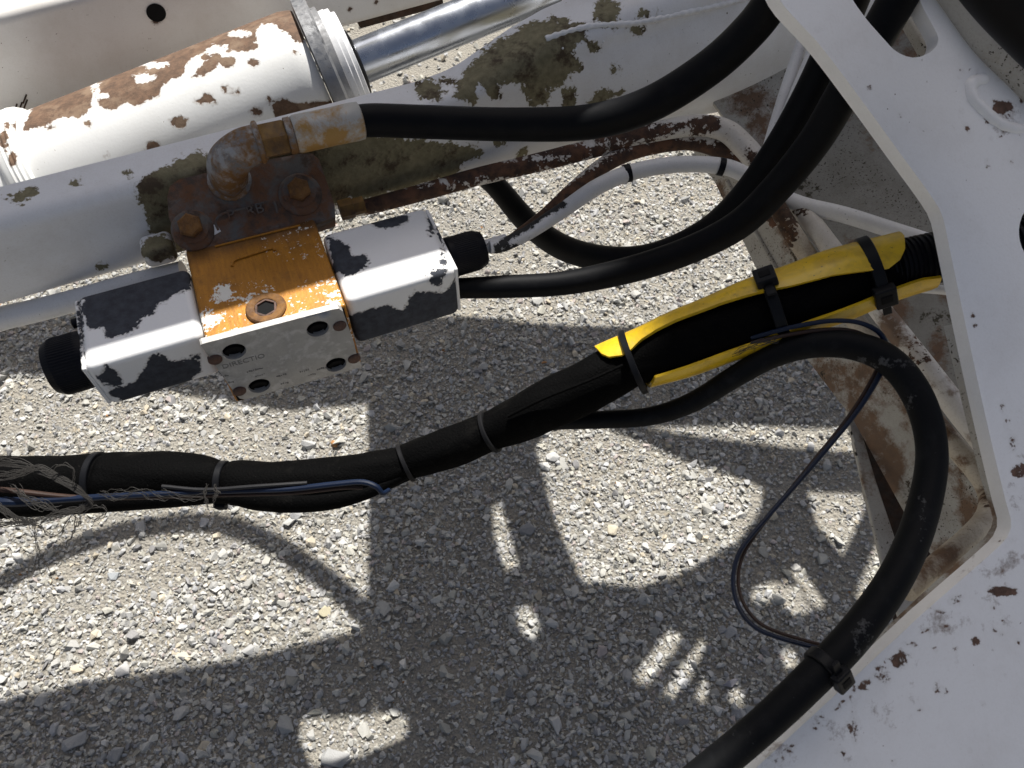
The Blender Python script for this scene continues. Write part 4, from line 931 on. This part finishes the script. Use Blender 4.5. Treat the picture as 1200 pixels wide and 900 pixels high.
tube('steel_tube', [(x, y, on_wall(x, y) - .019 if x > 960 else d, w) for x, y, d, w in [(936, 240, .70, 22), (955, 266, .69, 23), (990, 312, .665, 24), (1035, 368, .635, 25), (1090, 438, .60, 27), (1130, 490, .575, 28), (1162, 530, .56, 28), (1195, 575, .55, 28)]], 90, M['tube'], 'upper grey tube slanting down inside the cut-out beside the side panel', 'steel tube', seg=22,
     chip=[(940, 246, 7, 6), (1060, 405, 14, 12, -3), (1075, 420, 10, 8, -2)], chip2=[(1045, 385, 16, 24, 14), (1150, 505, 10, 8, 8), (1090, 450, 30, 8, -4)])
tube('steel_tube', [(x, y, on_gusset(x, y) - .017 if x > 960 and y < 590 else d, w) for x, y, d, w in [(905, 232, .70, 20), (930, 275, .69, 22), (965, 326, .67, 22), (1010, 385, .645, 22), (1045, 428, .62, 22), (1082, 478, .59, 23), (1120, 524, .565, 25), (1148, 556, .55, 26), (1160, 580, .54, 26), (1158, 604, .575, 26), (1138, 628, .55, 26), (1095, 664, .53, 25), (1062, 694, .515, 24)]], 130, M['tube_rust'], 'lower rusty tube bending round the bottom corner of the cut-out', 'steel tube', seg=22,
     chip=[(920, 258, 16, 40, 3), (1050, 440, 20, 26, 0), (1158, 585, 6, 5, 2)], chip2=[(1080, 480, 40, 50, 2), (1130, 540, 10, 10, 6), (1150, 580, 10, 8, 2), (1100, 660, 30, 20, 4), (1040, 420, 16, 16, 10)])

# ------------------------------------------------------------------ overhead and unseen: sheets and a bar added to cast shade, plus a hose
def lift(q, z): q = np.asarray(q); return q + SUN * ((z - q[2]) / SUN[2])
def shade_plate(name, outl, holes, z, mat, parent, thick=.012):
    return add(name, plate([lift(GR(*q), z) for q in outl], [[lift(GR(*q), z) for q in h] for h in holes], (0, 0, z), Z, thick, .08), mat, parent)
oh = thing('shade_caster', lift(GR(640, 640), 1.42), 'unseen dark sheets added overhead, cut to cast the gravel shadows', 'shade caster')  # added sheets, cut to the outlines of the gravel shadows
main = [(-300, 364), (0, 371), (200, 375), (400, 374), (540, 377), (620, 386), (700, 389), (860, 391), (1010, 396), (1200, 400), (1300, 640), (1200, 960), (460, 960), (446, 900), (478, 884), (476, 838), (440, 832), (431, 745), (430, 700), (432, 600), (430, 476), (330, 479), (240, 464), (160, 452), (90, 442), (0, 445), (-300, 450)]
hol = [[(640, 511), (700, 503), (716, 507), (760, 520), (800, 538), (880, 562), (896, 570), (890, 600), (862, 640), (800, 678), (752, 694), (682, 688), (650, 612), (627, 532)],
       [(740, 499), (820, 497), (1030, 496), (1032, 530), (900, 521), (790, 507)],
       [(946, 573), (1014, 577), (1012, 603), (988, 654), (960, 618)], [(1034, 620), (1048, 655), (1020, 705), (1003, 708), (1006, 690)],
       [(576, 596), (586, 592), (598, 630), (608, 668), (592, 672), (580, 640)], [(604, 716), (620, 710), (632, 742), (622, 758), (608, 742)],
       [(738, 804), (782, 744), (800, 748), (790, 770), (756, 814)], [(774, 822), (822, 752), (828, 760), (806, 806), (786, 830)], [(812, 826), (824, 800), (830, 806), (824, 834)], [(852, 830), (858, 808), (870, 816), (868, 838)],
       [(878, 706), (884, 690), (906, 682), (940, 690), (952, 722), (930, 728), (906, 708), (892, 716)], [(926, 668), (938, 664), (968, 710), (960, 720), (944, 706)], [(912, 774), (926, 764), (936, 786), (922, 796)],
       [(356, 838)] and [(448, 480), (520, 478), (530, 486), (500, 500), (452, 494)]]
shade_plate('shade_sheet', main, hol[:-1], 1.42, M['dark_paint'], oh)
shade_plate('shade_skirt', [(-300, 893), (0, 829), (430, 738), (436, 750), (437, 836), (352, 838), (350, 865), (364, 898), (430, 902), (430, 935), (262, 990), (0, 1050), (-300, 1110)], [], 1.42, M['dark_paint'], oh)
hz = [lift(GR(*q), 1.35) for q in [(-160, 800), (-60, 724), (0, 692), (50, 664), (100, 641), (145, 625), (190, 617), (235, 614), (275, 620), (320, 638), (362, 662), (400, 690), (440, 728), (500, 770)]]
add('hydraulic_hose', sweep(catmull(hz, 90), .0205, 16), M['rubber'], None, 'black hose arching overhead outside the picture', 'hose')
ub = thing('shade_bar', L(.2, -.37, .56), 'unseen white bar added overhead to shade the valve and beam', 'boom section')  # added bar that keeps sun off the valve's back and beam top
add('box_section', lbox(-1.2, 1.2, -.452, -.304, .56, .60, .006, .05), M['arm'], ub)
COVER_Z = 4.6
can = thing('shade_cover', lift(P(1100, 300, .46), COVER_Z), 'unseen white sheet added high overhead to shade the right side', 'platform floor')  # added cover that holds the right-hand plate in shade
cq = [lift(P(*q), COVER_Z)[:2] for q in [(780, -220, .5), (866, -60, .5), (880, 120, .5), (886, 300, .52), (866, 420, .53), (850, 600, .50), (836, 700, .46), (790, 40, .9), (1000, -120, .9), (1330, -120, .85), (1330, 600, .72)]] + [lift(PP(*q), COVER_Z)[:2] for q in [(850, 860), (830, 1040), (1360, 1040), (1360, -160), (840, -100)]]
def hull2(p):
    p = sorted(map(tuple, p)); out = []
    for it in (p, p[::-1]):
        h = []
        for q in it:
            while len(h) > 1 and (h[-1][0] - h[-2][0]) * (q[1] - h[-2][1]) - (h[-1][1] - h[-2][1]) * (q[0] - h[-2][0]) <= 0: h.pop()
            h.append(q)
        out += h[:-1]
    return out
dpts = [np.array([x, y, COVER_Z]) for x, y in hull2(cq)]
add('shade_cover_sheet', plate(dpts, [], (0, 0, COVER_Z), Z, .006, .1), M['chassis'], can)
